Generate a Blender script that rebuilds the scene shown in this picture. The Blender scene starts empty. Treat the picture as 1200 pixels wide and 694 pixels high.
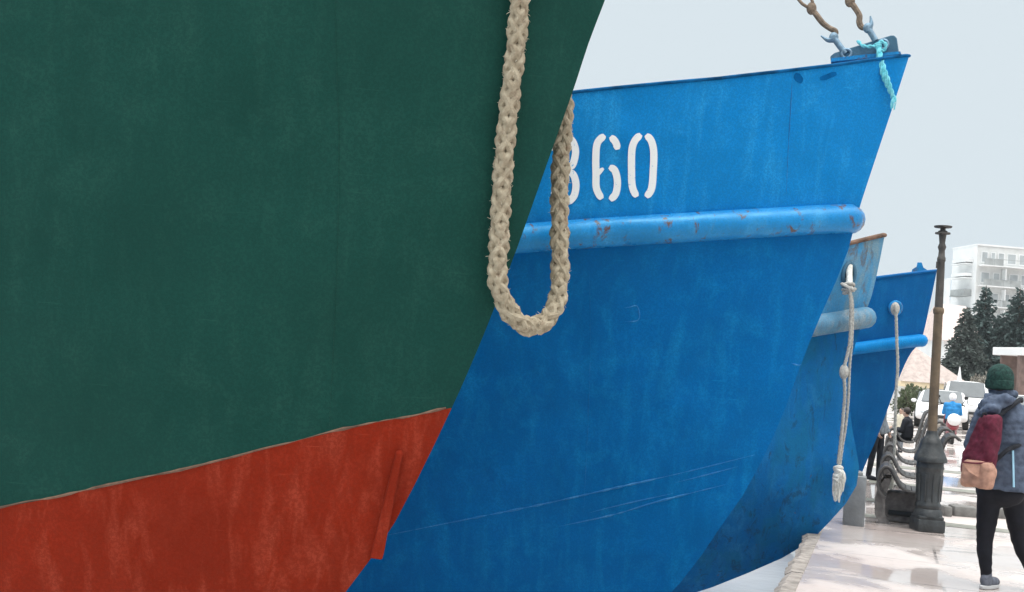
import bpy, bmesh, math, random
import numpy as np
from mathutils import Vector, Matrix, noise
R = math.radians
random.seed(7)
scene = bpy.context.scene
COL = scene.collection

# ------------------------------------------------------------------ camera
EYE = 1.58
FPX = 1300.0                       # focal length in photo pixels (photo 1200 x 694)
PITCH, ROLL = R(2.9), R(4.2)
fwd = Vector((0, math.cos(PITCH), math.sin(PITCH)))
r0 = Vector((1, 0, 0)); u0 = r0.cross(fwd)
rt = r0*math.cos(ROLL) + u0*math.sin(ROLL)
up = u0*math.cos(ROLL) - r0*math.sin(ROLL)
CAM = Vector((0, 0, EYE))
cd = bpy.data.cameras.new('camera'); cam = bpy.data.objects.new('camera', cd); COL.objects.link(cam)
cd.sensor_width = 36; cd.sensor_fit = 'HORIZONTAL'; cd.lens = 36*FPX/1200
cd.clip_start = 0.05; cd.clip_end = 9000
m = Matrix((rt, up, -fwd)).transposed().to_4x4(); m.translation = CAM
cam.matrix_world = m
scene.camera = cam

def ray(px, py):
    return fwd + rt*((px-600)/FPX) + up*((347-py)/FPX)
def P(px, py, d):                  # point seen at a photo pixel, d metres away
    return CAM + ray(px, py)*d
def G(px, py, z=0.0):              # point on level ground
    r = ray(px, py); return CAM + r*((z-EYE)/r.z)
def GD(px, d, z=0.0):              # level point in column px (near horizon) at distance d
    # solve for py
    lo, hi = -2000.0, 4000.0
    for _ in range(60):
        mid = (lo+hi)/2
        if P(px, mid, d).z > z: lo = mid
        else: hi = mid
    return P(px, lo, d)

QA = R(19.0)
q = Vector((math.sin(QA), math.cos(QA), 0))      # along the quay, away from camera
aft = Vector((-math.cos(QA), math.sin(QA), 0))   # out over the water
land = -aft
Z = Vector((0, 0, 1))

# ------------------------------------------------------------------ mesh helpers
class MB:
    def __init__(s): s.v = []; s.f = []; s.m = []
    def add(s, vs, fs, mi=0):
        o = len(s.v); s.v += [Vector(v) for v in vs]
        for f in fs: s.f.append([i+o for i in f]); s.m.append(mi)
        return s
    def box(s, c, sx, sy, sz, ax=None, bev=0.0, mi=0):
        c = Vector(c); X, Y, W = ax if ax else (Vector((1,0,0)), Vector((0,1,0)), Z)
        bm = bmesh.new(); bmesh.ops.create_cube(bm, size=1)
        for v in bm.verts: v.co = Vector((v.co.x*sx, v.co.y*sy, v.co.z*sz))
        if bev > 0: bmesh.ops.bevel(bm, geom=bm.edges[:], offset=bev, segments=2, affect='EDGES', profile=0.5)
        bm.verts.index_update()
        s.add([c + X*v.co.x + Y*v.co.y + W*v.co.z for v in bm.verts], [[v.index for v in f.verts] for f in bm.faces], mi)
        bm.free(); return s
    def lathe(s, c, prof, n=20, axis=None, mi=0):
        c = Vector(c); W = (axis or Z).normalized()
        X = W.orthogonal().normalized(); Y = W.cross(X)
        vs = []; fs = []
        for r, h in prof:
            for k in range(n):
                a = 2*math.pi*k/n; vs.append(c + X*(r*math.cos(a)) + Y*(r*math.sin(a)) + W*h)
        for i in range(len(prof)-1):
            for k in range(n):
                fs.append([i*n+k, i*n+(k+1) % n, (i+1)*n+(k+1) % n, (i+1)*n+k])
        fs.append(list(range(n))[::-1]); fs.append([(len(prof)-1)*n+k for k in range(n)])
        s.add(vs, fs, mi); return s
    def tube(s, pts, rad, n=8, cap=True, mi=0):
        pts = [Vector(p) for p in pts]; N = len(pts)
        rads = rad if isinstance(rad, (list, tuple)) else [rad]*N
        T = [(pts[min(i+1, N-1)]-pts[max(i-1, 0)]).normalized() for i in range(N)]
        X = T[0].orthogonal().normalized(); vs = []; fs = []
        for i in range(N):
            X = (X - T[i]*X.dot(T[i])).normalized(); Y = T[i].cross(X)
            for k in range(n):
                a = 2*math.pi*k/n; vs.append(pts[i] + X*(rads[i]*math.cos(a)) + Y*(rads[i]*math.sin(a)))
        for i in range(N-1):
            for k in range(n): fs.append([i*n+k, i*n+(k+1) % n, (i+1)*n+(k+1) % n, (i+1)*n+k])
        if cap: fs.append(list(range(n))[::-1]); fs.append([(N-1)*n+k for k in range(n)])
        s.add(vs, fs, mi); return s
    def ell(s, c, rx, ry, rz, ax=None, n=14, mi=0):
        c = Vector(c); X, Y, W = ax if ax else (Vector((1,0,0)), Vector((0,1,0)), Z)
        bm = bmesh.new(); bmesh.ops.create_uvsphere(bm, u_segments=n, v_segments=max(6, n*2//3), radius=1)
        bm.verts.index_update()
        s.add([c + X*(v.co.x*rx) + Y*(v.co.y*ry) + W*(v.co.z*rz) for v in bm.verts], [[v.index for v in f.verts] for f in bm.faces], mi)
        bm.free(); return s
    def cap(s, a, b, ra, rb, n=12, mi=0):      # tapered capsule
        a = Vector(a); b = Vector(b)
        s.tube([a, b], [ra, rb], n, True, mi); s.ell(a, ra, ra, ra, None, n, mi); s.ell(b, rb, rb, rb, None, n, mi); return s
    def prism(s, poly, thick, mi=0):           # poly: world points of a flat outline; extruded by vector thick, centred
        n = len(poly); h = thick*0.5
        vs = [p-h for p in poly] + [p+h for p in poly]
        fs = [list(range(n))[::-1], list(range(n, 2*n))] + [[i, (i+1) % n, n+(i+1) % n, n+i] for i in range(n)]
        s.add(vs, fs, mi); return s
    def build(s, name, mats, root=None, loc=None, smooth=True, voxel=None, sub=0):
        if not isinstance(mats, (list, tuple)): mats = [mats]
        base = Vector((0,0,0))
        if root is not None:
            r = root
            while r is not None: base += r.location; r = r.parent
        elif loc is not None: base = Vector(loc)
        me = bpy.data.meshes.new(name)
        me.from_pydata([tuple(v-base) for v in s.v], [], s.f)
        for mt in mats: me.materials.append(mt)
        me.polygons.foreach_set('material_index', s.m)
        me.validate(); me.update()
        bm = bmesh.new(); bm.from_mesh(me); bmesh.ops.recalc_face_normals(bm, faces=bm.faces[:]); bm.to_mesh(me); bm.free()
        o = bpy.data.objects.new(name, me); COL.objects.link(o)
        if voxel:
            md = o.modifiers.new('r', 'REMESH'); md.mode = 'VOXEL'; md.voxel_size = voxel; md.use_smooth_shade = True
            ms = o.modifiers.new('s', 'SMOOTH'); ms.factor = 0.5; ms.iterations = 6
            dg = bpy.context.evaluated_depsgraph_get()
            me2 = bpy.data.meshes.new_from_object(o.evaluated_get(dg))
            o.modifiers.clear(); o.data = me2; me2.name = name
            me2.materials.clear(); me2.materials.append(mats[0])
            me = me2
        if sub:
            md = o.modifiers.new('sub', 'SUBSURF'); md.levels = sub; md.render_levels = sub
        me.polygons.foreach_set('use_smooth', [smooth]*len(me.polygons))
        if smooth and not voxel:
            try: me.set_sharp_from_angle(angle=R(42))
            except Exception: pass
        if root is not None: o.parent = root
        elif loc is not None: o.location = base
        return o

def empty(name, loc, label, cat, group=None):
    o = bpy.data.objects.new(name, None); o.empty_display_size = 0.2; COL.objects.link(o); o.location = loc
    return tag(o, label, cat, group)
def tag(o, label, cat, group=None):
    o['label'] = label; o['category'] = cat
    if group: o['group'] = group
    return o
def structure(o): o['kind'] = 'structure'; return o

def spline(pts, n):
    pts = [Vector(p) for p in pts]; out = []
    Pp = [pts[0]*2-pts[1]] + pts + [pts[-1]*2-pts[-2]]
    for i in range(1, len(Pp)-2):
        for k in range(n):
            t = k/n; a, b, c, d = Pp[i-1], Pp[i], Pp[i+1], Pp[i+2]
            out.append(0.5*((2*b) + (c-a)*t + (2*a-5*b+4*c-d)*t*t + (3*b-a-3*c+d)*t*t*t))
    out.append(pts[-1]); return out
def resample(pts, step):
    out = [pts[0]]; acc = 0.0
    for a, b in zip(pts, pts[1:]):
        L = (b-a).length
        if L < 1e-9: continue
        d = step-acc
        while d <= L:
            out.append(a.lerp(b, d/L)); d += step
        acc = L-(d-step)
    return out

# ------------------------------------------------------------------ materials
def lin(r, g, b):
    f = lambda c: (c/255/12.92) if c/255 <= 0.04045 else ((c/255+0.055)/1.055)**2.4
    return (f(r), f(g), f(b), 1)
class NT:
    def __init__(s, name):
        s.mat = bpy.data.materials.new(name); s.mat.use_nodes = True
        s.t = s.mat.node_tree; s.n = s.t.nodes; s.l = s.t.links
        s.b = s.n['Principled BSDF']; s.tc = s.n.new('ShaderNodeTexCoord')
    def map(s, scale=(1,1,1), rot=(0,0,0), src='Object'):
        mp = s.n.new('ShaderNodeMapping'); mp.inputs['Scale'].default_value = scale; mp.inputs['Rotation'].default_value = rot
        s.l.new(s.tc.outputs[src], mp.inputs['Vector']); return mp.outputs['Vector']
    def noise(s, vec, scale, detail=4, rough=0.55, dist=0.0):
        n = s.n.new('ShaderNodeTexNoise'); n.inputs['Scale'].default_value = scale; n.inputs['Detail'].default_value = detail
        n.inputs['Roughness'].default_value = rough; n.inputs['Distortion'].default_value = dist
        s.l.new(vec, n.inputs['Vector']); return n.outputs['Fac']
    def ramp(s, fac, a, b, c0=(0,0,0,1), c1=(1,1,1,1)):
        r = s.n.new('ShaderNodeValToRGB'); e = r.color_ramp.elements
        e[0].position = a; e[0].color = c0; e[1].position = b; e[1].color = c1
        s.l.new(fac, r.inputs['Fac']); return r.outputs['Color']
    def mix(s, fac, c1, c2, mode='MIX'):
        x = s.n.new('ShaderNodeMix'); x.data_type = 'RGBA'; x.blend_type = mode
        for k, v in ((0, fac), (6, c1), (7, c2)):
            if hasattr(v, 'default_value') or hasattr(v, 'is_linked'): s.l.new(v, x.inputs[k])
            else: x.inputs[k].default_value = v
        return x.outputs[2]
    def math(s, op, a, b):
        x = s.n.new('ShaderNodeMath'); x.operation = op
        for k, v in ((0, a), (1, b)):
            if hasattr(v, 'is_linked'): s.l.new(v, x.inputs[k])
            else: x.inputs[k].default_value = v
        return x.outputs[0]
    def bump(s, h, strength, dist=0.02, prev=None):
        b = s.n.new('ShaderNodeBump'); b.inputs['Strength'].default_value = strength; b.inputs['Distance'].default_value = dist
        s.l.new(h, b.inputs['Height'])
        if prev: s.l.new(prev, b.inputs['Normal'])
        s.l.new(b.outputs['Normal'], s.b.inputs['Normal']); return b.outputs['Normal']
    def set(s, col=None, rough=None, metal=None, spec=None):
        if col is not None:
            if hasattr(col, 'is_linked'): s.l.new(col, s.b.inputs['Base Color'])
            else: s.b.inputs['Base Color'].default_value = col
        if rough is not None:
            if hasattr(rough, 'is_linked'): s.l.new(rough, s.b.inputs['Roughness'])
            else: s.b.inputs['Roughness'].default_value = rough
        if metal is not None: s.b.inputs['Metallic'].default_value = metal
        if spec is not None: s.b.inputs['Specular IOR Level'].default_value = spec
        return s.mat

def plain(name, col, rough=0.6, var=0.25, scale=6, bump=0.0, metal=0.0, bscale=None, spec=None):
    t = NT(name); v = t.map()
    n = t.noise(v, scale, 5)
    d = tuple(c*(1-var) for c in col[:3])+(1,); l = tuple(min(1, c*(1+var)) for c in col[:3])+(1,)
    c = t.ramp(n, 0.3, 0.7, d, l)
    if bump: t.bump(t.noise(v, bscale or scale*3, 5), bump, 0.02)
    return t.set(c, rough, metal, spec)

def paint(name, col, chalk, rust=0.0, patina=None, streak=0.35, rough=0.5, dirt=0.3, spec=0.2, tint=None, mottle=0.22, grit=0.34, sfreq=7):
    """old brushed ship's paint over steel plate"""
    t = NT(name)
    v = t.map(); vs = t.map((sfreq, sfreq, 0.22)); vb = t.map((1.2, 1.2, 1.2)); vf = t.map((30, 30, 30))
    big = t.ramp(t.noise(vb, 1.6, 6, 0.6), 0.32, 0.72)
    st = t.ramp(t.noise(vs, 1.5, 5, 0.6, 0.4), 0.5, 0.78)
    dk = tuple(c*(1-dirt) for c in col[:3])+(1,)
    c = t.mix(big, dk, col)
    dk2 = tuple(k*0.55 for k in col[:3])+(1,)
    c = t.mix(t.math('MULTIPLY', st, streak), c, chalk)
    fine = t.ramp(t.noise(vf, 3.0, 4, 0.7), 0.25, 0.8)
    c = t.mix(t.math('MULTIPLY', fine, 0.16), c, chalk)
    pt = t.ramp(t.noise(t.map((3.4, 3.4, 3.0)), 1.4, 7, 0.68, 0.5), 0.52, 0.66)
    c = t.mix(t.math('MULTIPLY', pt, mottle), c, chalk)
    pd = t.ramp(t.noise(t.map((2.3, 2.3, 1.1), (0.3, 0.2, 0.9)), 1.7, 7, 0.66, 0.4), 0.56, 0.70)
    c = t.mix(t.math('MULTIPLY', pd, mottle*1.6), c, dk2)
    if patina:
        pa = t.ramp(t.noise(t.map((2.6, 2.6, 0.9)), 1.6, 7, 0.65, 0.6), 0.47, 0.6)
        c = t.mix(t.math('MULTIPLY', pa, patina[1]), c, patina[0])
        gr = t.ramp(t.noise(t.map((6, 6, 2.0)), 1.9, 7, 0.72, 0.8), 0.54, 0.64)
        c = t.mix(t.math('MULTIPLY', gr, patina[3]), c, patina[2])
    gr_ = t.noise(t.map(), 75, 3, 0.8)
    c = t.mix(t.math('MULTIPLY', t.ramp(gr_, 0.50, 0.72), grit), c, chalk)
    c = t.mix(t.math('MULTIPLY', t.ramp(gr_, 0.50, 0.30), grit*1.3), c, dk2)
    # scratches
    sc = t.ramp(t.noise(t.map((2.0, 2.0, 46)), 2.3, 3, 0.5), 0.71, 0.76)
    c = t.mix(t.math('MULTIPLY', sc, 0.3), c, chalk)
    if rust:
        ru = t.ramp(t.noise(t.map((9, 9, 4)), 1.3, 8, 0.7, 0.5), 0.735-rust*0.25, 0.785-rust*0.22)
        c = t.mix(ru, c, (0.11, 0.045, 0.02, 1))
    h = t.math('ADD', t.noise(vb, 1.3, 2), t.math('MULTIPLY', t.noise(vf, 2.0, 4, 0.7), 0.02))
    t.bump(h, 0.6, 0.10)
    ro = t.ramp(t.noise(vb, 5, 5), 0.3, 0.7, (rough-0.08,)*3+(1,), (rough+0.14,)*3+(1,))
    if tint: t.b.inputs['Specular Tint'].default_value = tint
    return t.set(c, ro, spec=spec)

M = {}
M['green'] = paint('green_paint', (0.0085, 0.048, 0.038, 1), (0.026, 0.088, 0.070, 1), 0.0, streak=0.3, rough=0.55, dirt=0.22, tint=(0.25, 0.8, 0.7, 1))
M['red'] = paint('red_antifouling', (0.25, 0.020, 0.008, 1), (0.40, 0.075, 0.042, 1), 0.0, streak=0.7, rough=0.8, dirt=0.36, spec=0.08, sfreq=8, mottle=0.1, tint=(1.0, 0.5, 0.35, 1))
M['blue'] = paint('blue_paint', (0.0008, 0.122, 0.40, 1), (0.012, 0.27, 0.60, 1), 0.03, streak=0.35, rough=0.45, dirt=0.26, tint=(0.12, 0.6, 1.0, 1))
M['blue_upper'] = paint('lit_blue_paint', (0.003, 0.20, 0.56, 1), (0.05, 0.40, 0.74, 1), 0.06, streak=0.45, rough=0.42, dirt=0.16, tint=(0.12, 0.6, 1.0, 1))  # lighter copy of the hull blue; light on the bulwark put into colour
M['blue_rail'] = paint('blue_rail_paint', (0.005, 0.215, 0.56, 1), (0.10, 0.42, 0.70, 1), 0.72, streak=0.4, rough=0.28, dirt=0.2, spec=0.6, tint=(0.3, 0.75, 1.0, 1))
M['blue_old'] = paint('weathered_blue_paint', (0.003, 0.135, 0.40, 1), (0.05, 0.26, 0.48, 1), 0.30,
                      patina=((0.010, 0.125, 0.22, 1), 0.6, (0.02, 0.04, 0.055, 1), 0.65), streak=0.4, rough=0.6, dirt=0.35, spec=0.1, mottle=0.3, tint=(0.3, 0.7, 1.0, 1))
M['blue_faded'] = paint('faded_blue_paint', (0.04, 0.27, 0.52, 1), (0.30, 0.48, 0.58, 1), 0.22,
                      patina=((0.19, 0.27, 0.28, 1), 0.8, (0.12, 0.085, 0.055, 1), 0.85), streak=0.6, rough=0.6, dirt=0.25)
M['blue_old_rail'] = paint('weathered_rail_paint', (0.08, 0.26, 0.42, 1), (0.42, 0.42, 0.36, 1), 0.35, streak=0.7, rough=0.6,
                      patina=((0.38, 0.38, 0.33, 1), 0.6, (0.12, 0.08, 0.05, 1), 0.5))
M['blue_deep'] = paint('deep_blue_paint', (0.0015, 0.095, 0.32, 1), (0.015, 0.22, 0.48, 1), 0.08, streak=0.3, rough=0.45, dirt=0.25, tint=(0.12, 0.6, 1.0, 1))
t = NT('white_stencil_paint')
c_ = t.mix(t.ramp(t.noise(t.map(), 34, 7, 0.75), 0.60, 0.66), (0.78, 0.80, 0.80, 1), (0.10, 0.38, 0.66, 1))
M['white_num'] = t.set(c_, 0.6, spec=0.2)
M['deck'] = plain('deck_paint', (0.16, 0.17, 0.17, 1), 0.8, 0.3, 3)
M['plate'] = paint('scuffed_blue_plate', (0.055, 0.15, 0.24, 1), (0.17, 0.30, 0.36, 1), 0.12, streak=0.5, rough=0.5)
M['galv'] = plain('galvanised_steel', (0.17, 0.27, 0.36, 1), 0.5, 0.3, 30, 0.1, 0.4)
M['rusty'] = plain('weathered_wire', (0.20, 0.15, 0.11, 1), 0.75, 0.5, 35, 0.3, 0.2)
M['seam'] = plain('chipped_edge', (0.15, 0.085, 0.055, 1), 0.8, 0.6, 12, 0.3)
M['capdark'] = plain('grimy_blue_edge', (0.004, 0.080, 0.21, 1), 0.7, 0.6, 9, 0.2, spec=0.05)
M['seam_blue'] = paint('scuffed_weld', (0.004, 0.16, 0.47, 1), (0.12, 0.36, 0.62, 1), 0.0, streak=0.9, rough=0.4)
M['dark'] = plain('dark_opening', (0.02, 0.025, 0.03, 1), 0.7, 0.2, 5)

def rope_mat(name, a, b, dark):
    t = NT(name); v = t.map()
    c = t.ramp(t.noise(v, 40, 4), 0.3, 0.7, a, b)
    g = t.ramp(t.noise(v, 16, 4, 0.7), 0.55, 0.72)
    c = t.mix(t.math('MULTIPLY', g, 0.7), c, dark)
    t.bump(t.noise(t.map((1,1,1)), 220, 3, 0.7), 0.7, 0.004)
    return t.set(c, 0.95, spec=0.1)
M['rope'] = rope_mat('hemp_rope', (0.26, 0.215, 0.15, 1), (0.44, 0.385, 0.29, 1), (0.15, 0.085, 0.055, 1))
M['rope_fibre'] = plain('rope_fibre', (0.50, 0.45, 0.36, 1), 0.95, 0.2, 20, spec=0.1)
M['rope_grey'] = rope_mat('grey_rope', (0.26, 0.27, 0.26, 1), (0.52, 0.50, 0.46, 1), (0.16, 0.14, 0.12, 1))
M['rope_white'] = rope_mat('white_rope', (0.50, 0.50, 0.46, 1), (0.78, 0.77, 0.72, 1), (0.30, 0.27, 0.22, 1))
M['rope_cyan'] = rope_mat('turquoise_rope', (0.10, 0.50, 0.60, 1), (0.28, 0.72, 0.80, 1), (0.08, 0.36, 0.45, 1))

# ------------------------------------------------------------------ hulls
class Boat:
    def __init__(s, root, ref, depth, stem_px, B, L, yaw=0.0, stern=7.5, zb=-1.5):
        s.root = root
        s.R0 = P(ref[0], ref[1], depth)
        s.a = (Matrix.Rotation(R(yaw), 3, 'Z') @ aft).normalized()
        s.c = Vector((-s.a.y, s.a.x, 0))
        if s.c.y > 0: s.c = -s.c
        pts = []
        for px, py in stem_px:
            r = ray(px, py); t = (s.R0-CAM).dot(s.c)/r.dot(s.c); w = CAM + r*t
            pts.append(((w-s.R0).dot(s.a), w.z))
        pts.sort(key=lambda p: p[1])
        sp = spline([Vector((p[0], p[1], 0)) for p in pts], 8)
        sp.sort(key=lambda p: p.y)
        s.sz = [p.y for p in sp]; s.ss = [p.x for p in sp]
        s.Bz = [b[0] for b in B]; s.Bv = [b[1] for b in B]; s.L = L; s.stern = stern; s.zb = zb
    def s0(s, z):
        if z < s.sz[0]: return s.ss[0] + (s.sz[0]-z)*0.9
        if z > s.sz[-1]: return s.ss[-1] - (z-s.sz[-1])*0.35
        return float(np.interp(z, s.sz, s.ss))
    def y(s, sv, z):
        u = sv - s.s0(z)
        if u <= 0: return 0.0
        i = float(np.interp(z, s.Bz, s.Bv))
        f = 1-math.exp(-u/s.L)
        k = max(0.0, min(1.0, (sv-3.5)/(s.stern-3.5)))
        return i*f*(1-0.22*k*k)
    def w(s, sv, n, z): return Vector((s.R0.x, s.R0.y, 0)) + s.a*sv + s.c*n + Z*z
    def local(s, p): d = p-s.R0; return d.dot(s.a), d.dot(s.c), p.z
    def hit(s, px, py):
        r = ray(px, py)
        def f(t):
            a, n, z = s.local(CAM+r*t); return n - s.y(a, z)
        t = 1.2; dt = 0.05
        while f(t) > 0 and t < 40: t += dt
        lo, hi = t-dt, t
        for _ in range(40):
            mid = (lo+hi)/2
            if f(mid) > 0: lo = mid
            else: hi = mid
        return s.local(CAM+r*hi)
    def normal(s, sv, z, side=1):
        e = 0.01
        dy_s = (s.y(sv+e, z)-s.y(sv-e, z))/(2*e); dy_z = (s.y(sv, z+e)-s.y(sv, z-e))/(2*e)
        return (s.c*side - s.a*dy_s - Z*dy_z).normalized()
    def curve(s, px_list):              # pixel line on the near side -> z as a function of s
        h = [s.hit(*p) for p in px_list]; h.sort(key=lambda k: k[0])
        return [k[0] for k in h], [k[2] for k in h]
    def zat(s, cv, sv):
        S, Zv = cv
        if sv > S[-1]:
            k = (Zv[-1]-Zv[-2])/(S[-1]-S[-2]); return Zv[-1] + k*(1-math.exp(-(sv-S[-1])/1.2))*1.2
        return float(np.interp(sv, S, Zv))
    def build(s, mats, sheer, line=None):
        s.sheer = sheer
        us = [0.0] + [0.004*1.35**k for k in range(1, 18)]
        u = us[-1]
        while u < s.stern+1.2: u += 0.16; us.append(u)
        nv = 56
        vs = [v/nv for v in range(nv+1)]
        split = 20
        def pos(u, iv):
            sv = s.s0(1.0)+u
            z = 0
            for _ in range(12):
                zt = s.zat(sheer, sv)
                if line:
                    zl = s.zat(line, sv)
                    z = s.zb + (zl-s.zb)*iv/split if iv <= split else zl + (zt-zl)*(iv-split)/(nv-split)
                else: z = s.zb + (zt-s.zb)*iv/nv
                sv = sv*0.3 + 0.7*(s.s0(z)+u)
            return sv, z
        mb = MB(); nc = len(us); g = {}
        for side in (1, -1):
            for j, u in enumerate(us):
                for iv in range(nv+1):
                    if side == -1 and j == 0: g[side, j, iv] = g[1, j, iv]; continue
                    sv, z = pos(u, iv)
                    g[side, j, iv] = len(mb.v); mb.v.append(s.w(sv, side*s.y(sv, z), z))
        for side in (1, -1):
            for j in range(nc-1):
                for iv in range(nv):
                    mb.f.append([g[side, j, iv], g[side, j+1, iv], g[side, j+1, iv+1], g[side, j, iv+1]])
                    mb.m.append(1 if (line and iv < split) else 0)
        for j in range(nc-1):   # bottom
            f = [g[1, j, 0], g[1, j+1, 0], g[-1, j+1, 0], g[-1, j, 0]]
            f = list(dict.fromkeys(f)); mb.f.append(f); mb.m.append(1 if line else 0)
        for iv in range(nv):    # transom
            mb.f.append([g[1, nc-1, iv], g[-1, nc-1, iv], g[-1, nc-1, iv+1], g[1, nc-1, iv+1]]); mb.m.append(1 if (line and iv < split) else 0)
        o = mb.build('hull', mats, s.root)
        # deck below the bulwark
        dk = MB(); rows = []
        for j in range(4, nc):
            sv, z = pos(us[j], nv); zd = z-0.55; yy = max(0.0, s.y(sv, zd)-0.015)
            if yy < 0.03: continue
            rows.append((s.w(sv, yy, zd), s.w(sv, 0, zd+0.03), s.w(sv, -yy, zd)))
        vs_ = [p for r_ in rows for p in r_]
        dk.add(vs_, [[i*3+k, i*3+k+1, i*3+k+4, i*3+k+3] for i in range(len(rows)-1) for k in range(2)])
        dk.build('deck', M['deck'], s.root)
        return o
    def wrap(s, cv, off=0.0, aft_to=6.0, step=0.06, back=0.0):
        """closed-at-the-bow line along both sides at height curve cv"""
        near = []; sv = None
        z = s.zat(cv, cv[0][0])
        start = s.s0(z)+back
        k = 0.0; L = []
        while k < aft_to:
            L.append(start+k); k += step if k > 0.3 else 0.015
        a = []; b = []
        for sv in L:
            z = s.zat(cv, sv); n = s.y(sv, z)
            nr = s.normal(sv+0.02, z, 1); nr.z = 0; nr.normalize()
            pa = s.w(sv, n, z) + nr*off
            a.append(pa)
            nl = nr - s.c*(2*nr.dot(s.c))
            b.append(s.w(sv, -n, z) + nl*off)
        return a[::-1][:-1] + b if off == 0 else a[::-1] + b
    def ribbon(s, mb, px, width, off=0.004):
        """a painted / welded strip following pixel polyline px on the near side"""
        pts = resample(spline([Vector((p[0], p[1], 0)) for p in px], 8), 2.0)
        row = []
        for i, p in enumerate(pts):
            t = (pts[min(i+1, len(pts)-1)]-pts[max(i-1, 0)]).normalized(); nn = Vector((-t.y, t.x, 0))
            wd = width
            if i in (0, len(pts)-1): wd = width*0.55
            elif i in (1, len(pts)-2): wd = width*0.85
            for sg in (-0.5, 0.5):
                e = p + nn*(sg*wd); h = s.hit(e.x, e.y)
                row.append(s.w(*h) + s.normal(h[0], h[2])*off)
        # give it thickness
        n = len(row)
        inner = []
        for i, w_ in enumerate(row):
            a_, n_, z_ = s.local(w_); inner.append(w_ - s.normal(a_, z_)*(off+0.003))
        fs = [[2*i, 2*i+1, 2*i+3, 2*i+2] for i in range(n//2-1)]
        fs += [[2*i, 2*i+2, n+2*i+2, n+2*i] for i in range(n//2-1)] + [[2*i+1, n+2*i+1, n+2*i+3, 2*i+3] for i in range(n//2-1)]
        fs += [[0, n, n+1, 1], [n-2, n-1, 2*n-1, 2*n-2]]
        mb.add(row+inner, fs)

def boat_root(px, depth, label, group='fishing boats moored bow-on to the quay'):
    p = GD(px, depth, -0.9)
    return empty('fishing_boat', p, label, 'fishing boat', group)

def plait(mb, pts, rad, nst=4, pitch=None, step=None, fibre=0):
    """eight-strand plaited rope along pts"""
    pitch = pitch or rad*7; step = step or rad*0.28
    pts = resample(pts, step); N = len(pts)
    T = [(pts[min(i+1, N-1)]-pts[max(i-1, 0)]).normalized() for i in range(N)]
    X = T[0].orthogonal().normalized(); fr = []
    for i in range(N):
        X = (X-T[i]*X.dot(T[i])).normalized(); fr.append((X.copy(), T[i].cross(X)))
    for dr in (1, -1):
        for k in range(nst):
            line = []; rr = []
            for i, p in enumerate(pts):
                a = dr*2*math.pi*i*step/pitch + 2*math.pi*k/nst + (0.4 if dr < 0 else 0)
                w = math.cos(nst*(2*math.pi*i*step/pitch)*1.0 + (0 if dr > 0 else math.pi) + k*math.pi)
                jit = 1+0.10*noise.noise(p*40+Vector((k, dr, 0)))
                r_ = rad*(0.60 + 0.13*w)*jit
                line.append(p + fr[i][0]*(r_*math.cos(a)) + fr[i][1]*(r_*math.sin(a))); rr.append(rad*0.40*(1+0.15*noise.noise(p*60+Vector((dr, k, 5)))))
            mb.tube(line, rr, 7)
def fuzz(mb, pts, rad, count, ln, rnd):
    pts = resample(pts, rad*0.5)
    for _ in range(count):
        i = rnd.randrange(1, len(pts)-1); t = (pts[i+1]-pts[i]).normalized(); X = t.orthogonal().normalized(); Y = t.cross(X)
        a = rnd.uniform(0, 6.283); o = X*math.cos(a)+Y*math.sin(a)
        p0 = pts[i]+o*rad*0.85; d = (o*rnd.uniform(0.2, 1)+t*rnd.uniform(-1, 1)+Vector((rnd.uniform(-.4,.4), rnd.uniform(-.4,.4), rnd.uniform(-.4,.4)))).normalized()
        p1 = p0+d*ln*rnd.uniform(0.4, 1); md = (p0+p1)/2 + o*ln*0.12
        mb.tube([p0, md, p1], [0.0014, 0.0011, 0.0006], 3, True)

def twist(mb, pts, rad, n=3, pitch=None, sides=6):
    pitch = pitch or rad*8; step = pitch/10
    pts = resample(pts, step); N = len(pts)
    T = [(pts[min(i+1, N-1)]-pts[max(i-1, 0)]).normalized() for i in range(N)]
    X = T[0].orthogonal().normalized(); L = [[] for _ in range(n)]
    for i in range(N):
        X = (X-T[i]*X.dot(T[i])).normalized(); Y = T[i].cross(X)
        for k in range(n):
            a = 2*math.pi*(i*step/pitch + k/n); L[k].append(pts[i]+X*(rad*0.5*math.cos(a))+Y*(rad*0.5*math.sin(a)))
    for l in L: mb.tube(l, rad*0.55, sides)

def fray(mb, top, length, spread, count, rnd, r=0.006):
    for _ in range(count):
        a = rnd.uniform(0, 6.283); rr = spread*math.sqrt(rnd.random()); o = Vector((math.cos(a)*rr, math.sin(a)*rr, 0))
        l = length*rnd.uniform(0.7, 1.0)
        pts = spline([top+o*0.25, top+o*1.0-Z*l*0.35, top+o*(0.9)-Z*l*0.7+Vector((rnd.uniform(-.2,.2), rnd.uniform(-.2,.2), 0))*spread, top+o*0.75-Z*l], 4)
        mb.tube(pts, [r]*(len(pts)-1)+[r*0.4], 5)

rnd = random.Random(11)
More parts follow.
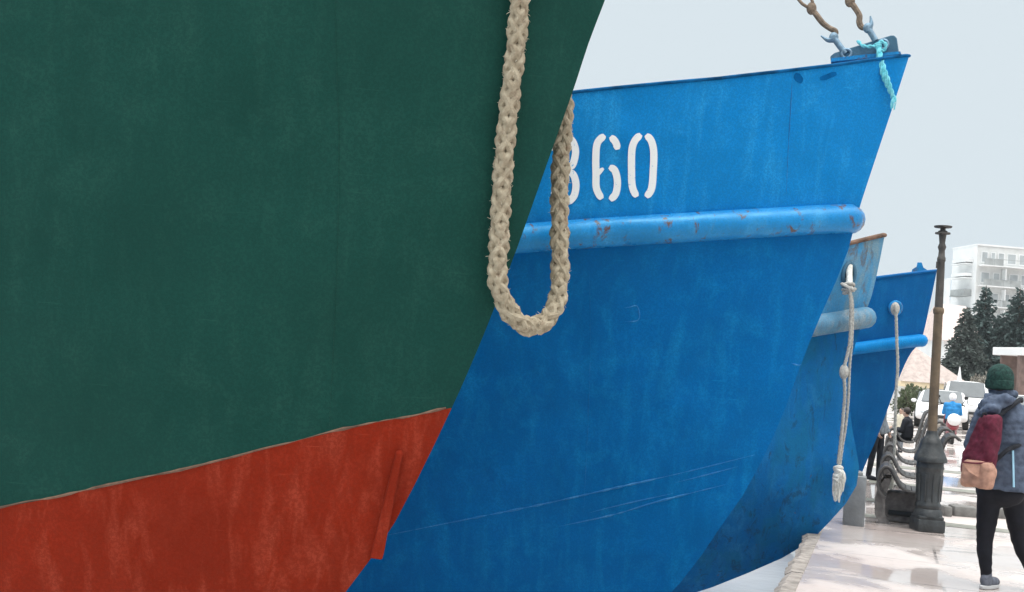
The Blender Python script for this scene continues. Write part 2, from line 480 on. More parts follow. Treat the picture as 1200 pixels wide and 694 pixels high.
# ---- green boat
g_root = boat_root(560, 4.4, 'green hulled fishing boat with brick red bottom paint, nearest to the camera')
GB = Boat(g_root, (600, 305), 4.4,
          [(745,-100),(712,-8),(690,50),(672,105),(640,195),(608,285),(575,372),(551,430),(530,477),(490,560),(455,625),(405,694),(300,830)],
          [(-1.5,0.45),(-0.5,0.75),(0.6,1.05),(1.6,1.3),(2.8,1.5),(4.0,1.62)], 2.1, yaw=0)
g_line = GB.curve([(0,595),(60,584),(150,564),(240,545),(330,521),(430,497),(480,488),(527,478.5)])
top_s = [-3, 0.0, 3.0, 9.0]
GB_sheer = ([-2.0, 0.2, 1.5, 4, 9], [4.15, 3.95, 3.8, 3.6, 3.5])
GB.build([M['green'], M['red']], GB_sheer, g_line)
mb = MB(); pts = []
for sv in np.arange(GB.s0(GB.zat(g_line, g_line[0][0]))+0.02, 5.5, 0.03):
    z = GB.zat(g_line, sv)+0.002+0.006*noise.noise(Vector((sv*7, 2, 0))); pts.append(GB.w(sv, GB.y(sv, z), z)+GB.normal(sv, z)*(-0.001))
mb.tube(pts, [max(0.001, 0.0045+0.006*noise.noise(p*11)+0.004*noise.noise(p*31)) for p in pts], 6)
mb.build('weld_seam', M['seam'], g_root)
mb = MB()
for (x0, y0, w0, x1, y1, w1) in [(468, 528, 9, 441, 652, 17)]:
    row = []
    N = 16
    for i in range(N+1):
        t = i/N; px = x0+(x1-x0)*t; py = y0+(y1-y0)*t; wd = w0+(w1-w0)*t
        h = GB.hit(min(px, 1000), py); hs = GB.w(*h); nr = GB.normal(h[0]+0.02, h[2])
        ax = (GB.a).normalized(); hw = wd*4.3/FPX/2
        row.append((hs-ax*hw, hs+ax*hw, nr))
    vs = []; fs = []
    for a, b, nr in row: vs += [a-nr*0.02, a+nr*0.03, b+nr*0.03, b-nr*0.02]
    for i in range(N):
        for k in range(4): fs.append([i*4+k, i*4+(k+1) % 4, (i+1)*4+(k+1) % 4, (i+1)*4+k])
    fs += [[0,1,2,3], [N*4+3, N*4+2, N*4+1, N*4]]
    mb.add(vs, fs)
o = mb.build('stem_bar', M['red'], g_root)
md = o.modifiers.new('b', 'BEVEL'); md.width = 0.007; md.segments = 3
mb = MB(); cp = GB.wrap(GB_sheer, 0.0, 6.5); mb.tube(cp, 0.04, 8); mb.build('cap_rail', M['green'], g_root)

def bead(boat, px, r, off=0.0):
    pts = resample(spline([Vector((a_[0], a_[1], 0)) for a_ in px], 6), 3.0); out = []
    for a_ in pts:
        h = boat.hit(a_.x, a_.y); out.append(boat.w(*h)+boat.normal(h[0], h[2])*off)
    m_ = MB(); m_.tube(out, [r*(0.8+0.4*noise.noise(k*9)) for k in out], 6); return m_
bead(GB, [(392,-40),(394,60),(397,160),(396,260),(392,380),(386,500)], 0.0016).build('weld_seam', M['green'], g_root)
# thick rope looped under the green bow
hz = 0.045
def on_green(px, py, lift): 
    h = GB.hit(px, py); return GB.w(*h)+GB.normal(h[0], h[2])*lift
left = [on_green(627,-318,-0.10), on_green(626,-322,0.03), on_green(624,-290,hz), on_green(618,-170,hz), on_green(611,-60,hz), on_green(606,5,hz), on_green(600,70,hz), on_green(592,140,hz), on_green(586,210,hz), on_green(582,280,hz+0.005)]
# continue below the stem, crossing to the far side of it
def d_of(p): return (p-CAM).dot(fwd)
dl = d_of(left[-1]); ds = d_of(GB.R0)
low = [P(583,325,dl+0.00), P(590,352,dl+0.02), P(604,374,dl+0.05), P(622,383,dl+0.11), P(640,375,dl+0.17), P(652,355,dl+0.22), P(656,325,dl+0.25), P(656,280,dl+0.27), P(656,220,dl+0.29), P(658,175,dl+0.31), P(661,140,dl+0.33), P(660,100,dl+0.34), P(655,40,dl+0.36), P(650,-60,dl+0.40), P(648,-170,dl+0.42), P(647,-290,dl+0.42), P(646,-322,dl+0.38), P(644,-322,dl+0.28)]
loop = spline(left+low, 12)
mb = MB(); plait(mb, loop, 0.039)
rp = mb.build('mooring_rope', M['rope'], None, loop[len(loop)//2])
tag(rp, 'thick frayed cream rope hanging in a loop off the green bow', 'rope')
mb = MB(); fuzz(mb, loop, 0.036, 1100, 0.022, rnd)
mb.build('loose_fibre', M['rope_fibre'], rp)

# ---- blue boat with number
b_root = boat_root(900, 7.4, 'bright blue fishing boat numbered 360 with a plated bow top, behind the green hull')
BB = Boat(b_root, (1000, 265), 7.4,
          [(1066,64),(1050,114),(1028,180),(1009,238),(1000,270),(989,308),(960,374),(939,426),(922,474),(902,521),(871,580),(835,630),(800,680),(700,780)],
          [(-1.5,0.12),(-0.4,0.38),(0.6,0.74),(1.5,1.10),(2.5,1.50),(3.0,1.56),(3.9,1.56)], 2.2, yaw=0)
b_sheer = BB.curve([(640,112),(680,107),(760,99),(840,92),(920,83),(980,76),(1030,69),(1062,65)])
mb = MB(); cp = BB.wrap(b_sheer, 0.0, 6.0); mb.tube(cp, 0.011, 8); mb.build('cap_rail', M['capdark'], b_root)
b_rail = BB.curve([(615,279),(700,273),(800,267),(900,261),(960,257.5),(996,256)])
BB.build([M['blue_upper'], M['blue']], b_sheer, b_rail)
cp = BB.wrap(b_rail, 0.0, 6.0, back=0.04); mb = MB()
cp = spline(cp[::4], 4) if False else cp
mb.tube(cp, 0.098, 16); mb.build('rub_rail', M['blue_rail'], b_root)
mb = MB()
W_ = 8.4
for st in ([(751,157.5),(744,165),(740.5,176),(740,198),(741,219),(747,232.5)], [(757,158),(763,165),(766,178),(765.5,199),(763.5,221),(756.5,232)],
           [(708.5,158.5),(700,168),(698.2,186),(698.5,204),(699,221),(706,235)], [(715.5,160),(721.5,167),(724,176.5)],
           [(714,195.5),(720.5,200),(723.5,213),(721.5,227),(714,235.5)],
           [(663,160.5),(670.5,165),(674.5,177),(672,191),(667,198.5)], [(667,200.5),(672.5,206),(675,217),(672.5,230),(664,238.5)],
           [(656.5,161.5),(650.5,168),(648.5,177)], [(657,238),(651,231),(649,222)]):
    BB.ribbon(mb, st, W_)
BB.ribbon(mb, [(701,205),(704,200),(708,197)], 5)
mb.build('hull_number', M['white_num'], b_root)
def bead(boat, px, r, off=0.0):
    pts = resample(spline([Vector((p[0], p[1], 0)) for p in px], 6), 3.0); out = []
    for p in pts:
        h = boat.hit(p.x, p.y); out.append(boat.w(*h)+boat.normal(h[0], h[2])*off)
    m_ = MB(); m_.tube(out, [max(0.0006, r*(0.75+0.6*noise.noise(p*4)+0.9*noise.noise(p*19)))*min(1, 0.15+3*min(i, len(out)-1-i)/len(out)) for i, p in enumerate(out)], 6); return m_
bead(BB, [(430,632),(470,624),(560,606),(640,590),(720,572),(800,554),(885,533)], 0.0075).build('weld_seam', M['seam_blue'], b_root)
bead(BB, [(655,617),(720,603),(770,588),(850,568)], 0.006).build('weld_seam', M['seam_blue'], b_root)
bead(BB, [(790,566),(830,556),(868,546)], 0.004).build('scrape', M['seam_blue'], b_root)
bead(BB, [(690,601),(735,590),(790,578)], 0.004).build('scrape', M['seam_blue'], b_root)
bead(BB, [(925,425),(935,428),(941,427)], 0.005).build('scrape', M['seam_blue'], b_root)
bead(BB, [(729,361.5),(738,360),(747,359),(748,375),(730,377)], 0.004).build('patch_plate', M['seam_blue'], b_root)
M['scuff'] = plain('dark_blue_scuff', (0.001, 0.080, 0.24, 1), 0.7, 0.4, 10, spec=0.04)
for pl, wd in ([(935,86),(934.5,90),(937,94),(936,98)], 9), ([(961,92),(967,91),(974,88),(981,86)], 6):
    mb = MB(); BB.ribbon(mb, pl, wd, 0.0025); mb.build('scuff_patch', M['scuff'], b_root)
bead(BB, [(929,82),(927,120),(924,170),(921,236)], 0.003).build('weld_seam', M['seam_blue'], b_root)
bead(BB, [(690,300),(692,380),(690,480),(684,600)], 0.004).build('weld_seam', M['blue'], b_root)
# bow plate standing on the stem head
def cpl(boat, px, py, n=0.0):
    r = ray(px, py); t = ((boat.R0-CAM).dot(boat.c)+n)/r.dot(boat.c); return CAM+r*t
mb = MB()
mb.prism([cpl(BB, *p) for p in [(974,76),(973,67),(978,63),(1010,53),(1044,42.5),(1048,42.5),(1051,46),(1054,66),(1015,71)]], BB.c*0.05)
o = mb.build('bow_plate', M['plate'], b_root, smooth=False); md = o.modifiers.new('b', 'BEVEL'); md.width = 0.008; md.segments = 2
bp = o
mb = MB(); mb.prism([cpl(BB, *p) for p in [(974,75),(975,71),(1015,66.5),(1055,63),(1056,66),(1015,71)]], BB.c*0.11)
mb.build('plate_foot', M['blue_rail'], bp, smooth=False)
def ring(mbb, c, ax, r, t, n=18):
    X = ax.orthogonal().normalized(); Y = ax.cross(X)
    pts = [c+X*(r*math.cos(2*math.pi*k/n))+Y*(r*math.sin(2*math.pi*k/n)) for k in range(n+1)]
    mbb.tube(pts, t, 7, False)
for px, py in ((992, 63), (1035, 52)):
    mb = MB(); ring(mb, cpl(BB, px, py, 0.03), BB.c, 0.03, 0.010); mb.build('eye_ring', M['galv'], bp)
def stay(path, fork, hook, hook_from):
    e = MB(); pts = spline([cpl(BB, *p) for p in path], 8)
    e.tube(pts, [0.019*(1+0.25*noise.noise(k*14)) for k in pts], 8)
    st = e.build('forestay', M['rusty'], b_root)
    s_ = MB()
    a, b, c_ = [cpl(BB, *p, 0.02) for p in hook_from]
    s_.tube(spline([a, b, c_], 6), 0.021, 9)
    s_.ell(c_, 0.032, 0.025, 0.036)
    hk = [cpl(BB, *p, 0.02) for p in hook]; s_.tube(spline(hk, 5), [0.026-0.021*i/(5*(len(hk)-1)) for i in range(5*(len(hk)-1)+1)], 8)
    s_.build('shackle', M['galv'], st)
    f_ = MB()
    for pl in fork: f_.tube(spline([cpl(BB, *p, 0.01) for p in pl], 5), 0.011, 7)
    f_.ell(cpl(BB, *fork[0][0]), 0.034, 0.03, 0.045)
    f_.build('fork_end', M['rusty'], st)
stay([(978,42),(979,37),(972,33),(964,27),(957,18),(951,10)], [[(951,10),(944,7),(934,-3),(900,-52),(820,-170),(480,-690)], [(951,10),(952,2),(944,-12),(906,-62),(826,-180),(486,-700)]],
     [(976,46),(970,47),(962,42)], [(991,63),(984,54),(977,44)])
stay([(1018,33),(1010,32),(1007,26),(1007,18),(1001,8),(996,1)], [[(996,1),(988,-5),(975,-22),(930,-90),(560,-690)], [(996,1),(996,-7),(982,-28),(937,-98),(568,-700)]],
     [(1017,33),(1021,28),(1020,19)], [(1026,48),(1022,41),(1017,33)])
# turquoise line knotted on the bow plate
mb = MB(); 
kn = cpl(BB, 1029, 54, 0.06)
for off in (-2.0, 0, 2.0):
    ptsx = spline([cpl(BB,1029+off*0.4,54,0.07), cpl(BB,1033+off,75,0.10), cpl(BB,1038+off*1.2,92,0.10), cpl(BB,1043+off*0.7,105,0.07), cpl(BB,1049+off*0.3,119,0.03)], 8)
    twist(mb, ptsx, 0.013, 2, 0.09, 6)
twist(mb, spline([cpl(BB,1005,48,0.04), cpl(BB,1012,54,0.06), cpl(BB,1024,54,0.07), cpl(BB,1032,49,0.07), cpl(BB,1038,52,0.07), cpl(BB,1036,59,0.06), cpl(BB,1029,57,0.07)], 8), 0.012, 2, 0.08, 6)
mb.ell(kn, 0.026, 0.024, 0.024)
fray(mb, cpl(BB,1047,114,0.05), 0.09, 0.02, 9, rnd, 0.0025)
fray(mb, cpl(BB,1030,56,0.08), 0.16, 0.022, 8, rnd, 0.004)
o = mb.build('tie_line', M['rope_cyan'], None, kn); tag(o, 'turquoise line knotted round the plate on the blue bow', 'rope')

# ---- weathered boat
w_root = boat_root(960, 11.0, 'weathered pale blue fishing boat with rust stains and a hawse ring, third hull along')
WB = Boat(w_root, (1012, 372), 11.0,
          [(1037,275),(1030,310),(1022,345),(1012,372),(1004,398),(999,415),(996,450),(997,490),(1003,525),(1007,548),(1005,566),(993,588),(976,607),(956,629),(935,645),(903,660),(830,690),(740,716)],
          [(-1.5,0.3),(-0.4,0.75),(0.4,1.15),(1.2,1.35),(2.2,1.5),(3.2,1.6)], 2.0, yaw=0)
w_sheer = WB.curve([(940,297),(975,290),(1000,284),(1020,279),(1035,275.5)])
mb = MB(); mb.tube(WB.wrap(w_sheer, 0.0, 6.0), 0.022, 8); mb.build('cap_rail', M['seam'], w_root)
w_rail = WB.curve([(940,384),(970,379),(1000,374),(1010,372)])
WB.build([M['blue_faded'], M['blue_old']], w_sheer, w_rail)
mb = MB(); mb.tube(WB.wrap(w_rail, 0.035, 6.0), 0.105, 14); mb.build('rub_rail', M['blue_old_rail'], w_root)
h = WB.hit(994, 322); hc = WB.w(*h); hn = WB.normal(h[0], h[2])
mb = MB(); tz = (Z-hn*Z.dot(hn)).normalized(); tx = hn.cross(tz)
pts = [hc+hn*0.015+tz*(0.115*math.cos(2*math.pi*k/24))+tx*(0.062*math.sin(2*math.pi*k/24)) for k in range(25)]
mb.tube(pts, 0.020, 8, False); hp = mb.build('hawse_ring', M['plate'], w_root)
mb = MB(); vs = [hc+hn*0.006+tz*(0.113*math.cos(2*math.pi*k/24))+tx*(0.06*math.sin(2*math.pi*k/24)) for k in range(24)]
vs += [v-hn*0.05 for v in vs]
mb.add(vs, [list(range(24))]+[[k, (k+1) % 24, 24+(k+1) % 24, 24+k] for k in range(24)]); mb.build('hawse_opening', M['dark'], hp)
# doubled rope hanging from the ring
dd = d_of(hc)-0.16
mb = MB()
def lineP(pl, d): return spline([P(x, y, d) for x, y in pl], 10)
top = hc+hn*0.03
twist(mb, [hc-tz*0.02-hn*0.02] + lineP([(995,338),(997,352),(997,375),(996,400),(992,420),(989,434),(990,460),(988,490),(985,520),(982,545)], dd-0.06), 0.017, 3)
twist(mb, [hc-tz*0.03-hn*0.02] + lineP([(996,340),(999,356),(999,380),(998,405),(996,425),(995,445),(994,470),(991,500),(987,525),(984,548)], dd-0.02), 0.014, 3)
mb.ell(P(989,436,dd-0.05), 0.045, 0.04, 0.075); 
pk = P(994,338,dd+0.0)
mb.ell(pk, 0.05, 0.045, 0.06)
for k in range(4): ring(mb, pk+Z*(0.03-0.02*k)+tx*0.008*math.sin(k*2.1), Vector((0.5*math.sin(k*1.7), 0.3*math.cos(k*2.3), 1)).normalized(), 0.05+0.012*math.sin(k*1.3), 0.017)
rt3 = mb.build('hanging_rope', M['rope_grey'], None, top); tag(rt3, 'doubled grey rope ending in a frayed tassel, hung from the rusty hawse ring', 'rope')
mb = MB(); fray(mb, P(982,556,dd-0.04), 0.27, 0.042, 55, rnd, 0.006); fray(mb, P(984,548,dd-0.04), 0.24, 0.062, 22, rnd, 0.006)
tc_ = P(982,553,dd-0.04)
for k in range(5): ring(mb, tc_+Z*(0.035-0.03*k), Vector((0.7*math.sin(k*1.9), 0.5*math.cos(k*1.1), 1)).normalized(), 0.034, 0.017)
mb.ell(tc_, 0.036, 0.034, 0.07); mb.build('tassel', M['rope_white'], rt3)
# rope end stuffed in ring
mb = MB(); mb.tube(spline([hc+tz*0.09+hn*0.01, hc+tz*0.02+hn*0.05+tx*0.02, pk+hn*0.03], 5), 0.03, 8); mb.build('rope_end', M['rope_white'], rt3)

# ---- deep blue boat furthest along
d_root = boat_root(1030, 15.0, 'deep blue fishing boat with a straight clean rail, furthest along the quay')
DB = Boat(d_root, (1080, 400), 15.0,
          [(1098,317),(1090,355),(1080,397),(1066,416),(1052,447),(1032,502),(1016,540),(1000,575),(975,610),(930,645),(850,690)],
          [(-1.5,0.4),(-0.4,0.8),(0.4,1.15),(1.2,1.35),(2.2,1.5),(3.2,1.6)], 2.2, yaw=0)
d_sheer = DB.curve([(990,336),(1024,326),(1060,321.5),(1096,317.5)])
DB.build([M['blue_deep']], d_sheer)
mb = MB(); mb.tube(DB.wrap(d_sheer, 0.0, 6.0), 0.022, 8); mb.build('cap_rail', M['blue_deep'], d_root)
d_rail = DB.curve([(985,411),(1020,406),(1050,402),(1076,399)])
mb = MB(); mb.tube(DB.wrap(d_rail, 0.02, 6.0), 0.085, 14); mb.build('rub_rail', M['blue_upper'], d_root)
mb = MB(); mb.prism([cpl(DB, *p) for p in [(1067,323),(1069,316),(1074,313),(1075,308),(1080,308),(1082,314),(1090,319),(1090,321)]], DB.c*0.08)
mb.build('bow_fitting', M['blue_rail'], d_root, smooth=False)
h = DB.hit(1049, 361); hc = DB.w(*h); hn = DB.normal(h[0], h[2]); tz = (Z-hn*Z.dot(hn)).normalized(); tx = hn.cross(tz)
mb = MB(); ring(mb, hc+hn*0.01, hn, 0.085, 0.022); mb.build('hawse_ring', M['blue_rail'], d_root)
dd = d_of(hc)-0.12
mb = MB(); twist(mb, [hc] + lineP([(1049,358),(1050,368),(1051,400),(1052,430),(1050,460),(1049,500),(1048,530),(1046,548)], dd-0.1), 0.021, 3)
mb.ell(P(1049,362,dd-0.03), 0.06, 0.05, 0.09)
o = mb.build('hanging_rope', M['rope_grey'], None, hc); tag(o, 'single pale rope with a long pointed frayed end, hung from the furthest blue bow', 'rope')
mb = MB(); fray(mb, P(1045,540,dd-0.1), 0.42, 0.05, 30, rnd, 0.012); mb.build('frayed_end', M['rope_white'], o)
# ------------------------------------------------------------------ ground and water
E0 = G(905, 694)                       # a point on the quay edge
def Q(along, inland, z=0.0):           # quay coordinates
    return Vector((E0.x, E0.y, 0)) + q*along + land*inland + Z*z
def pave_mat():
    t = NT('wet_paving'); 
    mp = t.n.new('ShaderNodeMapping'); mp.inputs['Rotation'].default_value = (0, 0, QA); t.l.new(t.tc.outputs['Object'], mp.inputs['Vector'])
    v = mp.outputs['Vector']
    br = t.n.new('ShaderNodeTexBrick'); t.l.new(v, br.inputs['Vector'])
    br.inputs['Scale'].default_value = 1.0; br.inputs['Brick Width'].default_value = 2.4; br.inputs['Row Height'].default_value = 1.15
    br.inputs['Mortar Size'].default_value = 0.018; br.inputs['Mortar Smooth'].default_value = 0.6
    br.inputs['Color1'].default_value = (0.48, 0.405, 0.375, 1); br.inputs['Color2'].default_value = (0.45, 0.395, 0.37, 1)
    br.inputs['Mortar'].default_value = (0.09, 0.075, 0.07, 1)
    n1 = t.noise(t.map((0.9, 0.9, 0.9)), 1.1, 6, 0.6, 0.4)
    n2 = t.noise(t.map((1, 1, 1)), 9, 6, 0.7)
    c = t.mix(t.ramp(n1, 0.35, 0.62), br.outputs['Color'], (0.51, 0.46, 0.435, 1))
    c = t.mix(t.math('MULTIPLY', t.ramp(n2, 0.5, 0.8), 0.35), c, (0.21, 0.185, 0.17, 1))
    # worn dark streaks across the slabs
    ms = t.n.new('ShaderNodeMapping'); ms.inputs['Rotation'].default_value = (0, 0, QA); ms.inputs['Scale'].default_value = (0.45, 3.2, 1); t.l.new(t.tc.outputs['Object'], ms.inputs['Vector'])
    st = t.ramp(t.noise(ms.outputs['Vector'], 1.0, 5, 0.6, 0.3), 0.60, 0.68)
    c = t.mix(t.math('MULTIPLY', st, 0.8), c, (0.15, 0.135, 0.12, 1))
    wet = t.ramp(t.noise(t.map((0.55, 0.55, 0.55)), 1.3, 5, 0.6, 0.3), 0.40, 0.50)
    ro = t.ramp(wet, 0, 1, (0.6, 0.6, 0.6, 1), (0.06, 0.06, 0.06, 1))
    inv = t.math('SUBTRACT', 1.0, wet)
    t.bump(t.math('MULTIPLY', t.math('MULTIPLY', n2, inv), 0.5), 0.35, 0.01)
    return t.set(c, ro, spec=0.9)
M['pave'] = pave_mat()
M['coping'] = plain('coping_stone', (0.31, 0.275, 0.245, 1), 0.85, 0.4, 9, 0.9, bscale=22)
M['wallstone'] = plain('quay_wall_stone', (0.26, 0.24, 0.21, 1), 0.85, 0.45, 3, 0.8, bscale=9)
t = NT('harbour_water'); 
t.bump(t.math('ADD', t.noise(t.map((1, 1, 1)), 1.6, 3), t.math('MULTIPLY', t.noise(t.map((1, 1, 1)), 7, 3), 0.2)), 0.12, 0.1)
M['water'] = t.set((0.60, 0.63, 0.64, 1), 0.15, spec=0.5)

mb = MB()
xs = [-1500, -200, -30] + list(np.arange(-14, 60, 0.12)) + [120, 400, 2500]
edge_pts = []
for a_ in xs:
    j = 0.035*noise.noise(Vector((a_*1.3, 3.1, 0))) + 0.022*noise.noise(Vector((a_*6.0, 1, 0)))
    edge_pts.append((a_, 0.13+j*0.9))
vs = []; fs = []
for a_, j in edge_pts: vs += [Q(a_, j, 0), Q(a_, 2000, 0)]
for i in range(len(edge_pts)-1): fs.append([2*i, 2*i+2, 2*i+3, 2*i+1])
mb.add(vs, fs)
structure(mb.build('pavement', M['pave'], None, (E0.x, E0.y, 0), smooth=False))
# coping: a strip of rough edge stones
mb = MB(); a_ = -14.0; k = 0
cr = random.Random(5)
while a_ < 45:
    ln = cr.uniform(0.45, 0.8)
    n = 7; top = []; 
    z1 = cr.uniform(0.003, 0.010)
    outer = []
    for i in range(n+1):
        aa = a_+0.004+(ln-0.008)*i/n
        e_ = 0.05*noise.noise(Vector((aa*3.0, 9.0, 0)))+0.03*noise.noise(Vector((aa*11, 2.0, 0)))
        if i in (0, n): e_ += cr.uniform(0, 0.02)
        outer.append((aa, 0.0+e_*0.7))
    vs = []; fs = []
    for aa, e_ in outer:
        vs += [Q(aa, 0.15, -0.15), Q(aa, 0.15, z1), Q(aa, e_+0.05, z1+0.004*noise.noise(Vector((aa*9, 0, 0)))), Q(aa, e_, z1-0.03), Q(aa, e_+0.02, -0.2)]
    for i in range(n):
        for c_ in range(4): fs.append([i*5+c_, (i+1)*5+c_, (i+1)*5+c_+1, i*5+c_+1])
    fs += [[0,1,2,3,4], [n*5+4, n*5+3, n*5+2, n*5+1, n*5]]
    mb.add(vs, fs); a_ += ln
structure(mb.build('quay_coping', M['coping'], None, (E0.x, E0.y, 0), smooth=False))
mb = MB(); rows = []
for a_ in [-300, -60] + list(np.arange(-14, 46, 0.3)) + [200, 2500]:
    rows.append([Q(a_, 0.06+0.04*noise.noise(Vector((a_*2, z_*3, 4))), z_) for z_ in (-0.16, -0.4, -0.7, -1.0, -1.2)])
vs = [p for r_ in rows for p in r_]
mb.add(vs, [[i*5+k, (i+1)*5+k, (i+1)*5+k+1, i*5+k+1] for i in range(len(rows)-1) for k in range(4)])
structure(mb.build('quay_wall', M['wallstone'], None, (E0.x, E0.y, 0)))
mb = MB(); mb.add([(-4000, -3000, -0.9), (4000, -3000, -0.9), (4000, 4000, -0.9), (-4000, 4000, -0.9)], [[0, 1, 2, 3]])
structure(mb.build('water', M['water'], None, (0, 0, -0.9)))

# low kerb stones behind the lamp and shallow strips of painted shadow and grey setts
M['kerb'] = plain('grey_kerb_stone', (0.17, 0.165, 0.155, 1), 0.75, 0.3, 8, 0.4)
for (x0, x1, d, lab) in [(1103, 1112, 13.4, 'short grey kerb stone right behind the lamp post base'),
                         (1114, 1142, 13.5, 'long grey kerb stone between the lamp post base and the walker'),
                         (1160, 1185, 13.6, 'grey kerb stone seen behind the walker between her legs')]:
    a = GD(x0, d); b = GD(x1, d); c = (a+b)/2; X = (b-a).normalized()
    mb = MB(); mb.box(c+Z*0.055, (b-a).length, 0.22, 0.13, (X, Z.cross(X), Z), 0.02)
    tag(mb.build('kerb_stone', M['kerb'], None, c), lab, 'kerb', 'kerb stones along the promenade')
M['setts_shadow'] = plain('grey_setts_and_shadow', (0.20, 0.20, 0.17, 1), 0.55, 0.35, 12, 0.4)
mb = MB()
for (a0, w_) in [(5.15, 0.34), (6.9, 0.42), (9.6, 0.5), (13.2, 0.6)]:  # near strips are grey paving, far ones are shadow bands painted in grey
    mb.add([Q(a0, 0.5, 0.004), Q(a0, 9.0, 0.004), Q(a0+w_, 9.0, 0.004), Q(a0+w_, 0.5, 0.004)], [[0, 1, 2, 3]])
structure(mb.build('paving_strip', M['setts_shadow'], None, Q(5, 2, 0), smooth=False))

# ------------------------------------------------------------------ lamp post
M['castiron'] = plain('weathered_cast_iron', (0.030, 0.034, 0.036, 1), 0.5, 0.5, 9, 0.3, bscale=30)
M['pole'] = plain('olive_rust_pole', (0.12, 0.085, 0.052, 1), 0.6, 0.45, 5, 0.2, bscale=40)
M['poletop'] = plain('grey_pole_paint', (0.055, 0.05, 0.045, 1), 0.6, 0.4, 9, 0.2)
LD = 11.9
lp = GD(1086, LD)
lr = empty('lamp_post', lp, 'tall slim rusty lamp post with a dark cast iron base and bare disc top', 'lamp post')
X = (land*0.95+q*0.3).normalized(); Yv = Z.cross(X)
mb = MB(); mb.box(lp+Z*0.0669, 0.29, 0.29, 0.133, (X, Yv, Z), 0.015)
mb.box(lp+Z*0.1472, 0.265, 0.265, 0.04, (X, Yv, Z), 0.012); mb.build('plinth', M['castiron'], lr)
mb = MB(); mb.lathe(lp, [(0.15,0.1606),(0.145,0.2052),(0.125,0.2408),(0.135,0.2587),(0.135,0.2854),(0.12,0.3033),(0.122,0.4460),(0.135,0.6244),(0.137,0.6601),(0.143,0.6690),(0.143,0.6868),(0.137,0.6958),(0.138,0.7314),(0.170,0.7404),(0.172,0.7671),(0.160,0.7939),(0.130,0.8652),(0.112,0.9277),(0.105,0.9634),(0.075,0.9990),(0.06,1.0436),(0.055,1.0704)], 10)
mb.build('base_column', M['castiron'], lr, smooth=True)
mb = MB()
for k in range(10):
    a = 2*math.pi*(k+0.5)/10; o_ = X*math.cos(a)+Yv*math.sin(a)
    mb.tube([lp+o_*0.117+Z*0.3211, lp+o_*0.128+Z*0.6066], 0.012, 6)
mb.build('fluting', M['castiron'], lr)
mb = MB(); mb.lathe(lp, [(0.052,1.0258),(0.050,1.4764),(0.047,2.3502)], 14); mb.lathe(lp, [(0.05,2.3298),(0.058,2.3502),(0.058,2.3806),(0.05,2.4010)], 14); mb.build('lower_pole', M['pole'], lr)
mb = MB(); mb.lathe(lp, [(0.044,2.3908),(0.041,2.7972),(0.038,2.8988),(0.045,2.9090),(0.045,2.9394),(0.036,2.9598),(0.032,3.0207),(0.045,3.0614),(0.03,3.1020),(0.034,3.1426),(0.040,3.1934),(0.05,3.2341),(0.03,3.2442)], 14)
mb.tube([lp+X*-0.04+Z*2.8277, lp+X*-0.04+Z*2.8988], 0.014, 6); mb.build('upper_pole', M['poletop'], lr)
mb = MB(); mb.lathe(lp, [(0.03,3.1985),(0.08,3.2036),(0.08,3.2188),(0.03,3.2239)], 18); mb.lathe(lp, [(0.03,3.2696),(0.09,3.2747),(0.095,3.2900),(0.04,3.2950)], 18); mb.lathe(lp, [(0.028,3.2138),(0.028,3.2849)], 10)
mb.build('top_disc', M['poletop'], lr)

# square stone bollard under the weathered bow
M['bollard'] = plain('grey_concrete', (0.19, 0.20, 0.205, 1), 0.8, 0.2, 7, 0.3, bscale=40)
bp_ = GD(1000, 11.95); mb = MB(); mb.box(bp_+Z*0.26, 0.22, 0.22, 0.54, (land, q, Z), 0.02); mb.lathe(bp_, [(0.07,0.525),(0.07,0.56),(0.05,0.58)], 12)
tag(mb.build('bollard', M['bollard'], None, bp_), 'square grey stone bollard at the quay edge below the weathered bow', 'bollard')

